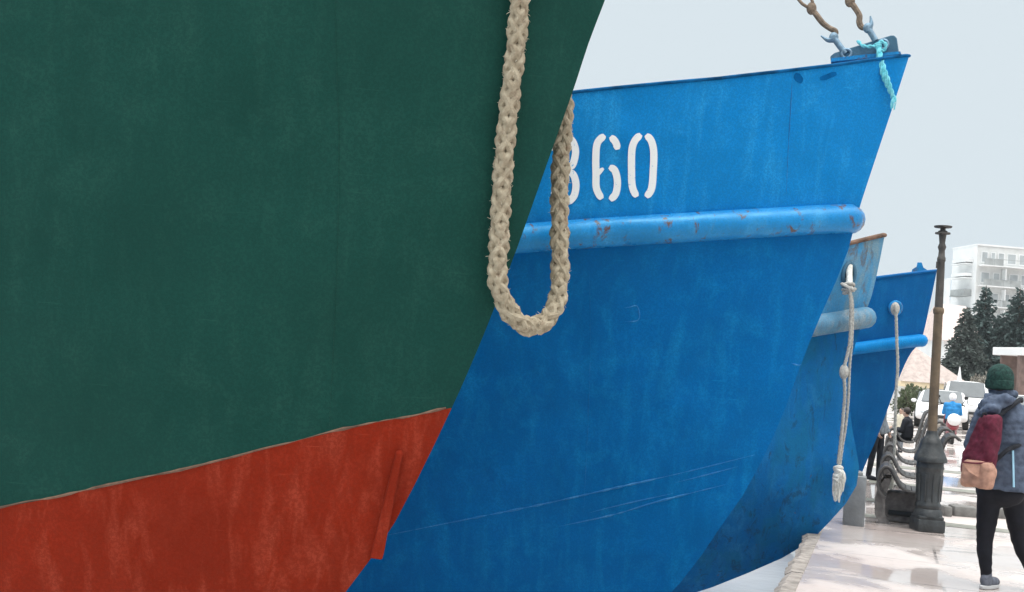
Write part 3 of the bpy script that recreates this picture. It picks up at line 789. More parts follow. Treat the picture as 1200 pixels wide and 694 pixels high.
# ------------------------------------------------------------------ curved promenade benches
M['slat'] = plain('wet_dark_slats', (0.036, 0.034, 0.034, 1), 0.5, 0.4, 14, 0.2)
M['slat_glint'] = plain('slat_wet_glint', (0.075, 0.072, 0.07, 1), 0.6, 0.3, 14)
M['bench_leg'] = plain('aggregate_concrete', (0.16, 0.15, 0.145, 1), 0.8, 0.35, 16, 0.5, bscale=60)
PROF = [(0.03,0.30),(-0.045,0.40),(-0.05,0.55),(0.01,0.645),(0.08,0.62),(0.13,0.53),(0.18,0.45),(0.25,0.405),(0.34,0.395),(0.42,0.41),(0.47,0.47),(0.51,0.60),(0.55,0.78),(0.59,0.93),(0.64,1.02),(0.71,1.04),(0.78,0.99)]
def bench(px, d, length, label):
    o0 = GD(px, d); rt_ = empty('bench', o0, label, 'bench', 'curved benches along the promenade')
    W = lambda x, z, l: o0 + land*x + Z*z + q*l
    sp = [Vector((p[0], p[1], 0)) for p in PROF]; cv = resample(spline(sp, 10), 0.062)
    th = 0.032
    mb = MB()
    for i in range(len(cv)-1):
        a, b = cv[i], cv[i+1]; t = (b-a).normalized(); nn = Vector((-t.y, t.x, 0)); a2 = a+t*0.004; b2 = b-t*0.004
        poly = [a2, b2, b2-nn*th, a2-nn*th]
        vs = [W(p.x, p.y, 0.0) for p in poly] + [W(p.x, p.y, length) for p in poly]
        mb.add(vs, [[3,2,1,0],[4,5,6,7]]+[[k, (k+1) % 4, 4+(k+1) % 4, 4+k] for k in range(4)])
    sl = mb.build('slat_seat', M['slat'], rt_, smooth=False)
    # end tube in a paler colour: painted wet reflection along the seat curve
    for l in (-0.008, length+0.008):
        mb = MB(); mb.tube([W(p.x, p.y-0.014, l) for p in resample(spline(sp, 10), 0.03)], 0.013, 6); mb.build('edge_trim', M['slat_glint'], rt_)
    fl_ = [(-0.02,0.0),(-0.07,0.10),(-0.075,0.25),(-0.04,0.40),(0.02,0.50),(0.09,0.50),(0.06,0.40),(0.03,0.25),(0.04,0.10),(0.10,0.0)]
    fr_ = [(0.46,0.0),(0.47,0.30),(0.49,0.44),(0.54,0.62),(0.59,0.62),(0.57,0.42),(0.56,0.2),(0.58,0.0)]
    for l in (0.06, length-0.18):
        for poly in (fl_, fr_):
            mb = MB(); mb.prism([W(x, z, l+0.06) for x, z in poly], q*0.10); mb.build('leg', M['bench_leg'], rt_, smooth=False)
    return rt_
bench(1032, 12.15, 0.62, 'nearest curved seat beside the lamp post base')
bench(1035, 14.0, 0.62, 'second curved seat, just behind the nearest one')
bench(1038, 16.3, 0.62, 'third curved seat, showing between the second one and the sitter')
bench(1040, 19.0, 0.62, 'fourth curved seat, its back rising left of the lamp pole foot')
bench(1043, 22.0, 0.90, 'furthest curved seat, with the dark dressed sitter on it')

bc = GD(1053, 12.35); mb = MB()
out_ = [(-0.20,0.0),(-0.225,0.10),(-0.20,0.20),(-0.17,0.30),(-0.10,0.335),(0.20,0.335),(0.22,0.10),(0.22,0.0)]
blk = empty('stone_block', bc, 'mottled grey stone block under the nearest curved seat, beside the lamp post base', 'block')
mb.prism([bc+land*x+Z*z+q*0.22 for x, z in out_], q*0.34); o = mb.build('block', M['bench_leg'], blk, smooth=False); md = o.modifiers.new('b', 'BEVEL'); md.width = 0.02; md.segments = 3
mb = MB(); mb.box(bc+land*0.02+Z*0.105+q*0.04, 0.27, 0.03, 0.055, (land, q, Z), 0.01); mb.build('slot', M['dark'], blk)

# ------------------------------------------------------------------ people
M['skin'] = plain('skin', (0.45, 0.28, 0.21, 1), 0.55, 0.08, 20)
M['hair'] = plain('dark_hair', (0.03, 0.022, 0.018, 1), 0.6, 0.3, 60)
M['eye'] = plain('eye', (0.05, 0.04, 0.035, 1), 0.2, 0.1, 30)
def cloth(name, col, var=0.3, sc=30, bump=0.5, rough=0.85):
    return plain(name, col, rough, var, sc, bump, bscale=14, spec=0.2)
M['jacket'] = cloth('grey_blue_jacket', (0.080, 0.103, 0.150, 1), 0.3, 24)
M['jacket_low'] = cloth('teal_grey_panel', (0.05, 0.11, 0.17, 1), 0.4, 26)
M['beanie'] = cloth('green_knit', (0.014, 0.042, 0.036, 1), 0.6, 45, 0.8)
M['maroon'] = cloth('maroon_canvas', (0.105, 0.018, 0.035, 1), 0.35, 22)
M['tan'] = cloth('tan_canvas', (0.40, 0.23, 0.17, 1), 0.3, 16)
M['black'] = cloth('black_leggings', (0.008, 0.009, 0.014, 1), 0.3, 20, 0.3, 0.7)
M['piping'] = plain('reflective_tape', (0.35, 0.62, 0.80, 1), 0.4, 0.1, 10)
M['shoe'] = cloth('grey_shoe', (0.13, 0.14, 0.17, 1), 0.4, 30)
M['sole'] = plain('pale_sole', (0.5, 0.5, 0.5, 1), 0.6, 0.1, 10)
M['grey_cloth'] = cloth('grey_coat', (0.16, 0.18, 0.20, 1), 0.4, 18)
M['navy'] = cloth('dark_coat', (0.02, 0.022, 0.028, 1), 0.3, 18)
M['blue_jkt'] = cloth('bright_blue_jacket', (0.03, 0.22, 0.50, 1), 0.2, 14, 0.3)
M['cream'] = cloth('cream_cloth', (0.62, 0.56, 0.44, 1), 0.15, 14)
M['white'] = plain('white_gloss', (0.80, 0.80, 0.80, 1), 0.25, 0.05, 5)

def body(J, sc, root, fdir, voxel=0.011):
    """one continuous skin surface from joints J (world points); sc scales radii; fdir = facing"""
    mb = MB(); side = Vector((fdir.y, -fdir.x, 0))
    mb.ell(J['chest'], 0.15*sc, 0.105*sc, 0.20*sc, (side, fdir, Z)); mb.ell(J['belly'], 0.135*sc, 0.10*sc, 0.17*sc, (side, fdir, Z)); mb.ell(J['pelvis'], 0.155*sc, 0.115*sc, 0.13*sc, (side, fdir, Z))
    mb.cap(J['pelvis'], J['chest'], 0.11*sc, 0.11*sc)
    mb.cap(J['chest']+Z*0.10*sc, J['neck'], 0.07*sc, 0.055*sc); mb.cap(J['neck'], J['head']-Z*0.03*sc, 0.055*sc, 0.055*sc)
    hd = J['head']; hf = J.get('face', fdir)
    hs = Vector((hf.y, -hf.x, 0)).normalized()
    mb.ell(hd+Z*0.02*sc, 0.074*sc, 0.093*sc, 0.105*sc, (hs, hf, Z)); mb.ell(hd-Z*0.05*sc+hf*0.02*sc, 0.055*sc, 0.068*sc, 0.07*sc, (hs, hf, Z))
    mb.ell(hd+hf*0.098*sc-Z*0.012*sc, 0.013*sc, 0.018*sc, 0.026*sc, (hs, hf, Z)); mb.ell(hd+hf*0.083*sc-Z*0.052*sc, 0.024*sc, 0.012*sc, 0.010*sc, (hs, hf, Z))
    mb.ell(hd+hf*0.08*sc+Z*0.03*sc, 0.05*sc, 0.014*sc, 0.01*sc, (hs, hf, Z))
    for s_ in (-1, 1): mb.ell(hd+hs*s_*0.077*sc-Z*0.005*sc, 0.012*sc, 0.02*sc, 0.032*sc, (hs, hf, Z))
    for s_ in ('l', 'r'):
        mb.cap(J['chest']+Z*0.11*sc, J['sho_'+s_], 0.065*sc, 0.06*sc); mb.cap(J['sho_'+s_], J['elb_'+s_], 0.052*sc, 0.041*sc); mb.cap(J['elb_'+s_], J['wri_'+s_], 0.041*sc, 0.028*sc)
        dv = (J['wri_'+s_]-J['elb_'+s_]).normalized(); up_ = J.get('palm_'+s_, side*(1 if s_ == 'l' else -1)); up_ = (up_-dv*up_.dot(dv)).normalized(); lat = dv.cross(up_)
        wr = J['wri_'+s_]; pc = wr+dv*0.05*sc
        mb.ell(pc, 0.043*sc, 0.016*sc, 0.052*sc, (lat, up_, dv), 10)
        for k, (o_, l_) in enumerate(((-0.032, 0.064), (-0.011, 0.074), (0.011, 0.07), (0.031, 0.055))):
            b0 = pc+dv*0.042*sc+lat*o_*sc; b1 = b0+(dv*0.8+up_*0.45).normalized()*l_*0.5*sc; b2 = b1+(dv*0.35+up_*0.9).normalized()*l_*0.5*sc
            mb.cap(b0, b1, 0.010*sc, 0.009*sc, 8); mb.cap(b1, b2, 0.009*sc, 0.008*sc, 8)
        th = pc-dv*0.02*sc-lat*0.036*sc; t1 = th+(dv*0.6-lat*0.6+up_*0.4).normalized()*0.04*sc; mb.cap(th, t1, 0.013*sc, 0.011*sc, 8); mb.cap(t1, t1+(dv*0.8+up_*0.5).normalized()*0.03*sc, 0.011*sc, 0.009*sc, 8)
        mb.cap(J['hip_'+s_], J['kne_'+s_], 0.078*sc, 0.052*sc); mb.cap(J['kne_'+s_], J['ank_'+s_], 0.05*sc, 0.034*sc); mb.cap(J['ank_'+s_]-Z*0.03*sc, J['toe_'+s_], 0.035*sc, 0.028*sc)
    o = mb.build('body', M['skin'], root, voxel=voxel)
    for s_ in (-1, 1):
        e = MB(); e.ell(hd+hf*0.088*sc+hs*s_*0.03*sc+Z*0.012*sc, 0.012*sc, 0.008*sc, 0.008*sc, (hs, hf, Z), 8); e.build('eye', M['eye'], root)
    return o
def oval(mb, secs, fdir, n=22):
    side = Vector((fdir.y, -fdir.x, 0)); vs = []; fs = []
    for c, rx, ry in secs:
        for k in range(n):
            a = 2*math.pi*k/n; vs.append(Vector(c)+side*(rx*math.cos(a))+fdir*(ry*math.sin(a)))
    for i in range(len(secs)-1):
        for k in range(n): fs.append([i*n+k, i*n+(k+1) % n, (i+1)*n+(k+1) % n, (i+1)*n+k])
    fs += [list(range(n))[::-1], [(len(secs)-1)*n+k for k in range(n)]]
    mb.add(vs, fs)

# --- the walker with the backpack
D0 = 8.74
def pw(px, py, dz=0.0): return P(px, py, D0+dz)
fd = (q*0.85+land*0.5).normalized(); sd = Vector((fd.y, -fd.x, 0))
wr_ = empty('person', G(1172, 690), 'walker seen from behind in a green beanie, grey blue jacket and black leggings', 'person')
fl = pw(1172, 690)
J = dict(head=pw(1172,447), neck=pw(1173,464), chest=pw(1174,498), belly=pw(1173,535), pelvis=pw(1172,572),
         sho_l=pw(1154,487), elb_l=pw(1140,520,0.05), wri_l=pw(1152,528,0.27), sho_r=pw(1196,486,-0.02), elb_r=pw(1212,521,0.02), wri_r=pw(1205,528,0.24),
         hip_l=pw(1160,580), kne_l=pw(1154,632,0.02), ank_l=pw(1156,677), toe_l=pw(1167,686.5,0.10), hip_r=pw(1186,580), kne_r=pw(1195,634,0.03), ank_r=pw(1213,678), toe_r=pw(1226,688,0.10))
body(J, 1.0, wr_, fd, 0.010)
mb = MB()
for s_ in ('l', 'r'):
    mb.cap(J['hip_'+s_]+Z*0.02, J['kne_'+s_], 0.098, 0.064, 16)
    mid = J['kne_'+s_].lerp(J['ank_'+s_], 0.3)-fd*0.012; mb.cap(J['kne_'+s_], mid, 0.062, 0.060, 16); mb.cap(mid, J['ank_'+s_], 0.060, 0.040, 16)
mb.ell(J['pelvis']-Z*0.01, 0.195, 0.14, 0.14, (sd, fd, Z), 20)
lg_ = mb.build('leggings', M['black'], wr_, voxel=0.011)
for v in lg_.data.vertices: v.co += v.normal*(0.005*noise.noise(Vector((v.co.x*10, v.co.y*10, v.co.z*26))))
mb = MB()
oval(mb, [(pw(1173,462), 0.08, 0.08), (pw(1173.5,469), 0.125, 0.10), (pw(1174,478), 0.18, 0.12), (pw(1174,488), 0.215, 0.14), (pw(1174,510), 0.215, 0.15), (pw(1174,540), 0.212, 0.15), (pw(1174,560), 0.222, 0.155), (pw(1174,573), 0.228, 0.16)], fd)
for s_ in ('l', 'r'):
    mb.cap(J['sho_'+s_], J['elb_'+s_], 0.083, 0.07, 14); mb.cap(J['elb_'+s_], J['wri_'+s_], 0.068, 0.05, 14)
mb.cap(J['neck']-Z*0.02, J['neck']+Z*0.045, 0.092, 0.09, 14)
jk = mb.build('jacket', M['jacket'], wr_, voxel=0.011)
jr = random.Random(3)
for v in jk.data.vertices:
    p = v.co; n_ = noise.noise(p*9)+0.5*noise.noise(p*21); v.co += v.normal*(0.014*n_ + 0.008*noise.noise(Vector((p.x*6, p.y*6, p.z*34))))
mb = MB()
hx_ = (sd*0.93+Z*0.30).normalized(); hz2 = (Z*0.93-sd*0.30).normalized()
mb.ell(pw(1167,472,-0.12), 0.15, 0.075, 0.062, (hx_, fd, hz2)); mb.ell(pw(1160,481,-0.165), 0.105, 0.05, 0.042, (hx_, fd, hz2)); mb.cap(pw(1160,466,-0.04), pw(1186,462,-0.04), 0.045, 0.045)
hd_ = mb.build('hood', M['jacket'], wr_, voxel=0.011)
for v in hd_.data.vertices: v.co += v.normal*(0.016*noise.noise(v.co*16)+0.009*noise.noise(v.co*37))
mb = MB(); mb.tube([pw(1187,528,-0.185), pw(1187.5,550,-0.195), pw(1188,571,-0.205)], 0.008, 6); mb.build('reflective_piping', M['piping'], wr_)
mb = MB()
hc_ = J['head']; hs_ = sd
for k in range(1): mb.ell(hc_+Z*0.028, 0.099, 0.113, 0.112, (sd, fd, Z), 24)
bn = mb.build('beanie', M['beanie'], wr_)
mb = MB(); mb.lathe(hc_-Z*0.055-fd*0.008, [(0.092,-0.01),(0.104,0.0),(0.107,0.03),(0.104,0.06),(0.095,0.068)], 26); mb.build('brim', M['beanie'], bn)
mb = MB(); mb.ell(hc_-Z*0.04-fd*0.02, 0.078, 0.075, 0.05, (sd, fd, Z)); mb.build('hair', M['hair'], wr_)
for s_ in ('l', 'r'):
    a, b = J['ank_'+s_], J['toe_'+s_]; dr = (b-a); dr.z = 0; dr.normalize(); ls = Vector((dr.y, -dr.x, 0))
    gz = Vector((0, 0, 1)); base = Vector((a.x, a.y, 0))
    mb = MB(); mb.ell(base+Z*0.065-dr*0.0, 0.045, 0.062, 0.065, (ls, dr, Z)); mb.ell(base+Z*0.045+dr*0.10, 0.046, 0.095, 0.042, (ls, dr, Z)); mb.cap(base+Z*0.06, base+Z*0.12, 0.044, 0.042)
    sh = mb.build('shoe', M['shoe'], wr_, voxel=0.009)
    mb = MB()
    mb.lathe(base+Z*0.004+dr*0.055, [(0.05,0),(0.052,0.02),(0.05,0.026)], 20)
    for i in range(len(mb.v)):
        p = mb.v[i]-(base+dr*0.055); al = p.dot(dr); mb.v[i] = mb.v[i]+dr*al*1.6
    mb.build('sole', M['sole'], sh)
# backpack hung on the back
bk = empty('backpack', pw(1146,572,-0.24), 'maroon backpack with a tan lower pocket on the back of the walker', 'backpack')
bx = (sd*0.97-fd*0.1).normalized(); by = Vector((-bx.y, bx.x, 0)); 
def sack(cx, cy, dz, wx, dy, hz, mat, name, root, bev, tilt=0.0):
    mb = MB(); W2 = (Z+bx*tilt).normalized(); mb.box(pw(cx, cy, dz), wx, dy, hz, (bx, by, W2), bev)
    o = mb.build(name, mat, root, voxel=0.009)
    for v in o.data.vertices: v.co += v.normal*(0.014*noise.noise(v.co*11)+0.007*noise.noise(v.co*27))
    if name == 'main_bag':
        for v in o.data.vertices:
            k = max(0, v.co.z-0.25)/0.3; cxx = v.co.dot(bx); v.co += bx*(-cxx*0.45*k) + bx*(0.06*k)
    return o
sack(1150, 523, -0.20, 0.25, 0.16, 0.50, M['maroon'], 'main_bag', bk, 0.05, 0.08)
pk_ = sack(1146, 556, -0.255, 0.262, 0.12, 0.215, M['tan'], 'pocket', bk, 0.045, 0.03)
mb = MB(); mb.prism([pw(1128,542,-0.318), pw(1163,542,-0.318), pw(1156,552,-0.326), pw(1146,559,-0.328), pw(1136,553,-0.326)], by*0.012); mb.build('flap', M['tan'], pk_, smooth=False)
mb = MB(); mb.tube(spline([pw(1128,541.5,-0.32), pw(1146,543,-0.325), pw(1163,541,-0.32)], 5), 0.006, 6); mb.build('zip', M['maroon'], pk_)
for pl in ([(1160,497,-0.20),(1172,486,-0.20),(1188,474,-0.17),(1196,468,-0.08),(1197,470,0.05)], [(1158,548,-0.2),(1180,528,-0.2),(1196,520,-0.17),(1206,506,-0.06),(1206,490,0.05)]):
    mb = MB(); mb.tube(spline([pw(*p) for p in pl], 8), 0.017, 8); mb.build('strap', M['navy'], bk)
mb = MB(); mb.tube(spline([pw(1150,490,-0.25), pw(1153,484,-0.26), pw(1158,489,-0.25)], 5), 0.008, 6); mb.build('loop', M['navy'], bk)

def small_person(px, d, face, pose, top_mat, leg_mat, label, head=None, hgt=1.7, lift=0.0, standing=True):
    g = GD(px, d)
    rt_ = empty('person', g, label, 'person'); fdv = face.normalized(); sdv = Vector((fdv.y, -fdv.x, 0)); s = hgt/1.72
    def w(x, y, z): return g + sdv*x*s + fdv*y*s + Z*(z*s+lift)
    if pose == 'stand':
        J = dict(head=w(0,0.02,1.60), neck=w(0,0,1.45), chest=w(0,0,1.27), belly=w(0,0,1.10), pelvis=w(0,0,0.95), sho_l=w(-.19,0,1.39), sho_r=w(.19,0,1.39),
                 elb_l=w(-.24,-.02,1.11), elb_r=w(.24,-.02,1.11), wri_l=w(-.22,.10,.88), wri_r=w(.22,.10,.88), hip_l=w(-.09,0,.92), hip_r=w(.09,0,.92),
                 kne_l=w(-.10,.03,.5), kne_r=w(.10,-.02,.5), ank_l=w(-.10,0.02,.08), ank_r=w(.10,-.08,.08), toe_l=w(-.11,.16,.035), toe_r=w(.11,.06,.035))
    else:
        hz = 0.53
        J = dict(head=w(0,0.05,hz+.68), neck=w(0,0.01,hz+.52), chest=w(0,-.02,hz+.34), belly=w(0,-.02,hz+.17), pelvis=w(0,0,hz+.02), sho_l=w(-.19,0,hz+.46), sho_r=w(.19,0,hz+.46),
                 elb_l=w(-.25,.06,hz+.20), elb_r=w(.25,.06,hz+.20), wri_l=w(-.20,.30,hz+.24), wri_r=w(.20,.30,hz+.24), hip_l=w(-.09,0,hz), hip_r=w(.09,0,hz),
                 kne_l=w(-.14,.42,hz+.0), kne_r=w(.14,.42,hz+.0), ank_l=w(-.13,.42,.10), ank_r=w(.13,.42,.10), toe_l=w(-.14,.56,.05), toe_r=w(.14,.56,.05))
    body(J, s, rt_, fdv, 0.016)
    mb = MB()
    oval(mb, [(J['neck']-Z*0.02, .09*s, .08*s), (J['neck']-Z*0.08*s, .18*s, .11*s), (J['chest'], .205*s, .135*s), (J['belly'], .19*s, .135*s), (J['pelvis']+Z*(0.0 if pose != 'stand' else -0.12)*s, .20*s, .15*s)], fdv)
    mb.cap(J['chest']+Z*.06*s, J['neck']-Z*.01*s, .12*s, .085*s)
    for k in ('l', 'r'): mb.cap(J['chest']+Z*.10*s, J['sho_'+k], .09*s, .08*s); mb.cap(J['sho_'+k], J['elb_'+k], .076*s, .06*s); mb.cap(J['elb_'+k], J['wri_'+k], .058*s, .045*s)
    mb.build('coat', top_mat, rt_, voxel=0.016)
    mb = MB(); mb.ell(J['pelvis'], .17*s, .13*s, .13*s, (sdv, fdv, Z))
    for k in ('l', 'r'): mb.cap(J['hip_'+k], J['kne_'+k], .092*s, .066*s); mb.cap(J['kne_'+k], J['ank_'+k], .064*s, .05*s)
    mb.build('trousers', leg_mat, rt_, voxel=0.016)
    for k in ('l', 'r'):
        mb = MB(); mb.cap(J['ank_'+k]-Z*0.025, J['toe_'+k], .046*s, .036*s); mb.build('shoe', M['navy'], rt_)
    hf = fdv
    if head == 'helmet':
        mb = MB(); mb.ell(J['head']+Z*.03*s-fdv*.005, .112*s, .13*s, .125*s, (sdv, fdv, Z), 20); hl = mb.build('helmet', M['white'], rt_)
        mb = MB(); mb.ell(J['head']+Z*.01*s+fdv*.05, .105*s, .10*s, .05*s, (sdv, fdv, Z), 16); mb.build('visor', M['dark'], hl)
    else:
        mb = MB(); mb.ell(J['head']+Z*.035*s-fdv*.018, .088*s, .10*s, .098*s, (sdv, fdv, Z), 16); mb.build('hair', M['hair'], rt_)
    return rt_, J
small_person(1025, 17.4, -q*0.4-aft*0.9, 'stand', M['grey_cloth'], M['navy'], 'person in a grey coat and dark trousers half hidden by the furthest bow', hgt=1.5)
small_person(1061, 22.4, aft*0.9+q*0.3, 'sit', M['navy'], M['navy'], 'dark haired sitter in a dark coat on the furthest curved seat', hgt=1.36)
pr, _ = small_person(1054, 24.6, aft*0.6-q*0.7, 'stand', M['cream'], M['grey_cloth'], 'person in a cream coat standing behind the furthest curved seat', hgt=0.98)

# ------------------------------------------------------------------ scooter and rider
M['red_paint'] = plain('dark_red_plastic', (0.22, 0.02, 0.03, 1), 0.35, 0.15, 8)
M['tyre'] = plain('tyre', (0.02, 0.02, 0.02, 1), 0.8, 0.2, 20)
SC = GD(1114, 30); sf = q; ss = land
sc = empty('scooter', SC, 'red scooter with a round white tail box, seen from behind', 'scooter')
def sw(x, y, z): return SC + ss*x + sf*y + Z*z
for y_, nm in ((-0.55, 'wheel'), (0.65, 'wheel')):
    mb = MB(); c = sw(0, y_, 0.22); pts = [c+sf*(0.18*math.cos(2*math.pi*k/20))+Z*(0.18*math.sin(2*math.pi*k/20)) for k in range(21)]; mb.tube(pts, 0.05, 8, False)
    w_ = mb.build(nm, M['tyre'], sc); mb = MB(); mb.lathe(c-ss*0.03, [(0.14,0),(0.14,0.06)], 16, ss); mb.build('rim', M['galv'], w_)
mb = MB(); mb.ell(sw(0,-0.35,0.50), 0.17, 0.42, 0.20, (ss, sf, Z)); mb.ell(sw(0,0.1,0.28), 0.15, 0.45, 0.09, (ss, sf, Z)); mb.ell(sw(0,0.5,0.58), 0.2, 0.09, 0.36, (ss, sf, Z)); mb.cap(sw(0,0.52,0.8), sw(0,0.42,1.02), 0.06, 0.07); mb.ell(sw(0,0.66,0.45), 0.08, 0.2, 0.09, (ss, sf, Z))
mb.build('body_shell', M['red_paint'], sc, voxel=0.02)
mb = MB(); mb.ell(sw(0,-0.05,0.62), 0.15, 0.38, 0.07, (ss, sf, Z)); mb.build('saddle', M['tyre'], sc)
mb = MB(); mb.ell(sw(0.02,-0.72,0.66), 0.175, 0.15, 0.165, (ss, sf, Z)); mb.build('tail_box', M['white'], sc)
mb = MB(); mb.ell(sw(0,-0.76,0.43), 0.09, 0.03, 0.05, (ss, sf, Z)); mb.build('tail_light', M['red_paint'], sc)
mb = MB(); mb.tube(spline([sw(-0.34,0.34,1.02), sw(-0.15,0.42,1.05), sw(0.15,0.42,1.05), sw(0.34,0.34,1.02)], 5), 0.02, 8); mb.build('handlebar', M['tyre'], sc)
for s_ in (-1, 1):
    mb = MB(); mb.tube([sw(0.26*s_,0.40,1.04), sw(0.34*s_,0.42,1.2)], 0.01, 6); mb.ell(sw(0.36*s_,0.42,1.24), 0.06, 0.015, 0.045, (ss, sf, Z)); mb.build('mirror', M['tyre'], sc)
small_person(1114, 29.95, q, 'sit', M['blue_jkt'], M['navy'], 'scooter rider seen from behind in a bright blue jacket and white helmet', head='helmet', hgt=1.5, lift=0.17)

# ------------------------------------------------------------------ vehicles
M['car_white'] = plain('white_car_paint', (0.82, 0.82, 0.82, 1), 0.25, 0.03, 2)
M['glass'] = plain('grey_glass', (0.10, 0.115, 0.125, 1), 0.15, 0.15, 3)
M['lamp_glass'] = plain('headlamp', (0.55, 0.58, 0.60, 1), 0.15, 0.1, 8)
M['trim'] = plain('black_trim', (0.03, 0.03, 0.03, 1), 0.5, 0.2, 8)
def vehicle(px, d, yaw, Lc, Wc, Hc, hood, label, van=False):
    g = GD(px, d); rt_ = empty('parked_van' if van else 'parked_car', g, label, 'van' if van else 'car')
    F = (Matrix.Rotation(yaw, 3, 'Z') @ Vector((0, -1, 0))); S = Vector((-F.y, F.x, 0))
    def w(x, y, z): return g + S*x + F*y + Z*z
    h = Lc/2; hw = Wc/2; belt = Hc*0.60 if not van else Hc*0.56
    hb = belt*0.93
    st = [(h, .80, .40, belt*.62, None), (h-.08, .93, .26, belt*.78, None), (h-.35, .98, .22, hb*.95, None), (h-hood, 1, .22, belt, None)]
    cab0 = h-hood; rear = -h+(.12 if van else .55)
    prof = [(cab0, belt+0.01), (cab0-.35, belt+(Hc-belt)*.55), (cab0-.75, Hc*.985), (0, Hc), (rear+.5, Hc*.985), (rear+.12, Hc*.93), (rear-.02 if van else rear-.15, belt+.04)]
    rows = []
    def ringp(y, wd, z0, zb, zr):
        wr = wd*hw*(1-.16*max(0, (zr-zb))/(Hc-belt+1e-6)); W = wd*hw
        return [(-W*.9, z0), (-W, z0+.12), (-W*1.01, (z0+zb)/2), (-W*.985, zb), (-wr, zb+(zr-zb)*.85), (-wr*.86, zr), (wr*.86, zr), (wr, zb+(zr-zb)*.85), (W*.985, zb), (W*1.01, (z0+zb)/2), (W, z0+.12), (W*.9, z0)]
    for y, wd, z0, zb, _ in st[:3]: rows.append((y, ringp(y, wd, z0, zb*.93, zb)))
    for y, zr in prof: rows.append((y, ringp(y, 1, .22, belt, zr)))
    if not van: rows.append((-h+.1, ringp(0, .95, .26, belt*.9, belt)))
    rows.append((-h, ringp(0, .86, .4, belt*.8, belt*.86 if not van else belt)))
    vs = [w(x, y, z) for y, r_ in rows for x, z in r_]; n = 12; fs = []
    for i in range(len(rows)-1):
        for k in range(n): fs.append([i*n+k, i*n+(k+1) % n, (i+1)*n+(k+1) % n, (i+1)*n+k])
    fs += [list(range(n)), [(len(rows)-1)*n+k for k in range(n)][::-1]]
    mb = MB(); mb.add(vs, fs); mb.build('body', M['car_white'], rt_, sub=2)
    # glazing
    zt = Hc*.95; y0 = cab0-.06; y1 = cab0-.66
    mb = MB(); a = [w(-hw*.80, y0+.03, belt+.07), w(hw*.80, y0+.03, belt+.07), w(hw*.70, y1+.03, zt), w(-hw*.70, y1+.03, zt)]
    nrm = (a[1]-a[0]).cross(a[3]-a[0]).normalized(); nrm = nrm if nrm.dot(F) > 0 else -nrm
    mb.prism([p+nrm*0.035 for p in a], nrm*0.03); mb.build('windscreen', M['glass'], rt_, smooth=False)
    for s_ in (-1, 1):
        for (ya, yb) in ((cab0-.65, .05-.0), (-.02, rear+.55)):
            mb = MB(); mb.prism([w(s_*hw*.985, ya, belt+.06), w(s_*hw*.985, yb, belt+.06), w(s_*hw*.90, yb-.05, zt-.04), w(s_*hw*.90, ya-.25, zt-.04)], S*0.03*s_); mb.build('side_window', M['glass'], rt_, smooth=False)
        for y_ in (h-.8, -h+.8):
            mb = MB(); mb.lathe(w(s_*hw*.80, y_, .31), [(.2,0),(.31,.01),(.31,.19*1),(.24,.2)], 20, S*s_); wl = mb.build('wheel', M['tyre'], rt_)
            mb = MB(); mb.lathe(w(s_*hw*.80, y_, .31)+S*s_*.19, [(.20,0),(.2,.012),(.05,.02)], 16, S*s_); mb.build('rim', M['galv'], wl)
        mb = MB(); mb.ell(w(s_*hw*.66, h-.10, belt*.66), .17, .09, .08, (S, F, Z)); mb.build('headlight', M['lamp_glass'], rt_)
        mb = MB(); mb.ell(w(s_*hw*1.1, cab0-.45, belt+.1), .10, .06, .07, (S, F, Z)); mb.build('wing_mirror', M['car_white'], rt_)
    mb = MB(); mb.box(w(0, h-.02, .42), Wc*.5, .10, .12, (S, F, Z), .02); mb.build('grille', M['trim'], rt_)
    return rt_
vehicle(1103, 41, R(-22), 4.3, 1.78, 1.36, 1.0, 'white car with a grey windscreen facing the quay, behind the scooter rider')
vehicle(1130, 50, R(-21), 5.2, 1.95, 1.80, 0.7, 'larger white van parked just behind the white car', van=True)
vehicle(1163, 56, R(-23), 5.2, 1.95, 1.75, 0.7, 'white van parked to the right of the slim white cone, behind the walker', van=True)
vehicle(1203, 36, R(-12), 4.2, 1.75, 1.42, 1.0, 'white car at the right edge behind the shoulder of the walker')

# slim white cone behind the vehicles
cp_ = GD(1122, 62); mb = MB(); mb.lathe(cp_, [(.20,0),(.20,.3),(.17,1.2),(.16,1.75),(.11,2.0),(.03,2.55),(.012,2.62)], 14)
tag(mb.build('marker_cone', M['white'], None, cp_), 'slim white pointed cone rising behind the parked white vehicles', 'marker')

# ------------------------------------------------------------------ trees and shrubs
def foliage_mat(name, a, b):
    t = NT(name); c = t.ramp(t.noise(t.map(), 1.6, 4), 0.3, 0.7, a, b)
    c = t.mix(t.math('MULTIPLY', t.ramp(t.noise(t.map(), 9, 3), .4, .7), .5), c, b)
    return t.set(c, 0.75, spec=0.2)
M['bark'] = plain('bark', (0.10, 0.075, 0.055, 1), 0.9, 0.4, 6, 0.5)
M['fir'] = foliage_mat('fir_needles', (0.034, 0.062, 0.058, 1), (0.072, 0.105, 0.10, 1))
M['russet'] = foliage_mat('russet_foliage', (0.045, 0.066, 0.058, 1), (0.085, 0.098, 0.09, 1))
M['bush'] = foliage_mat('bush_leaves', (0.07, 0.10, 0.05, 1), (0.15, 0.17, 0.10, 1))
M['twigs'] = foliage_mat('bare_twigs', (0.20, 0.19, 0.16, 1), (0.32, 0.30, 0.26, 1))
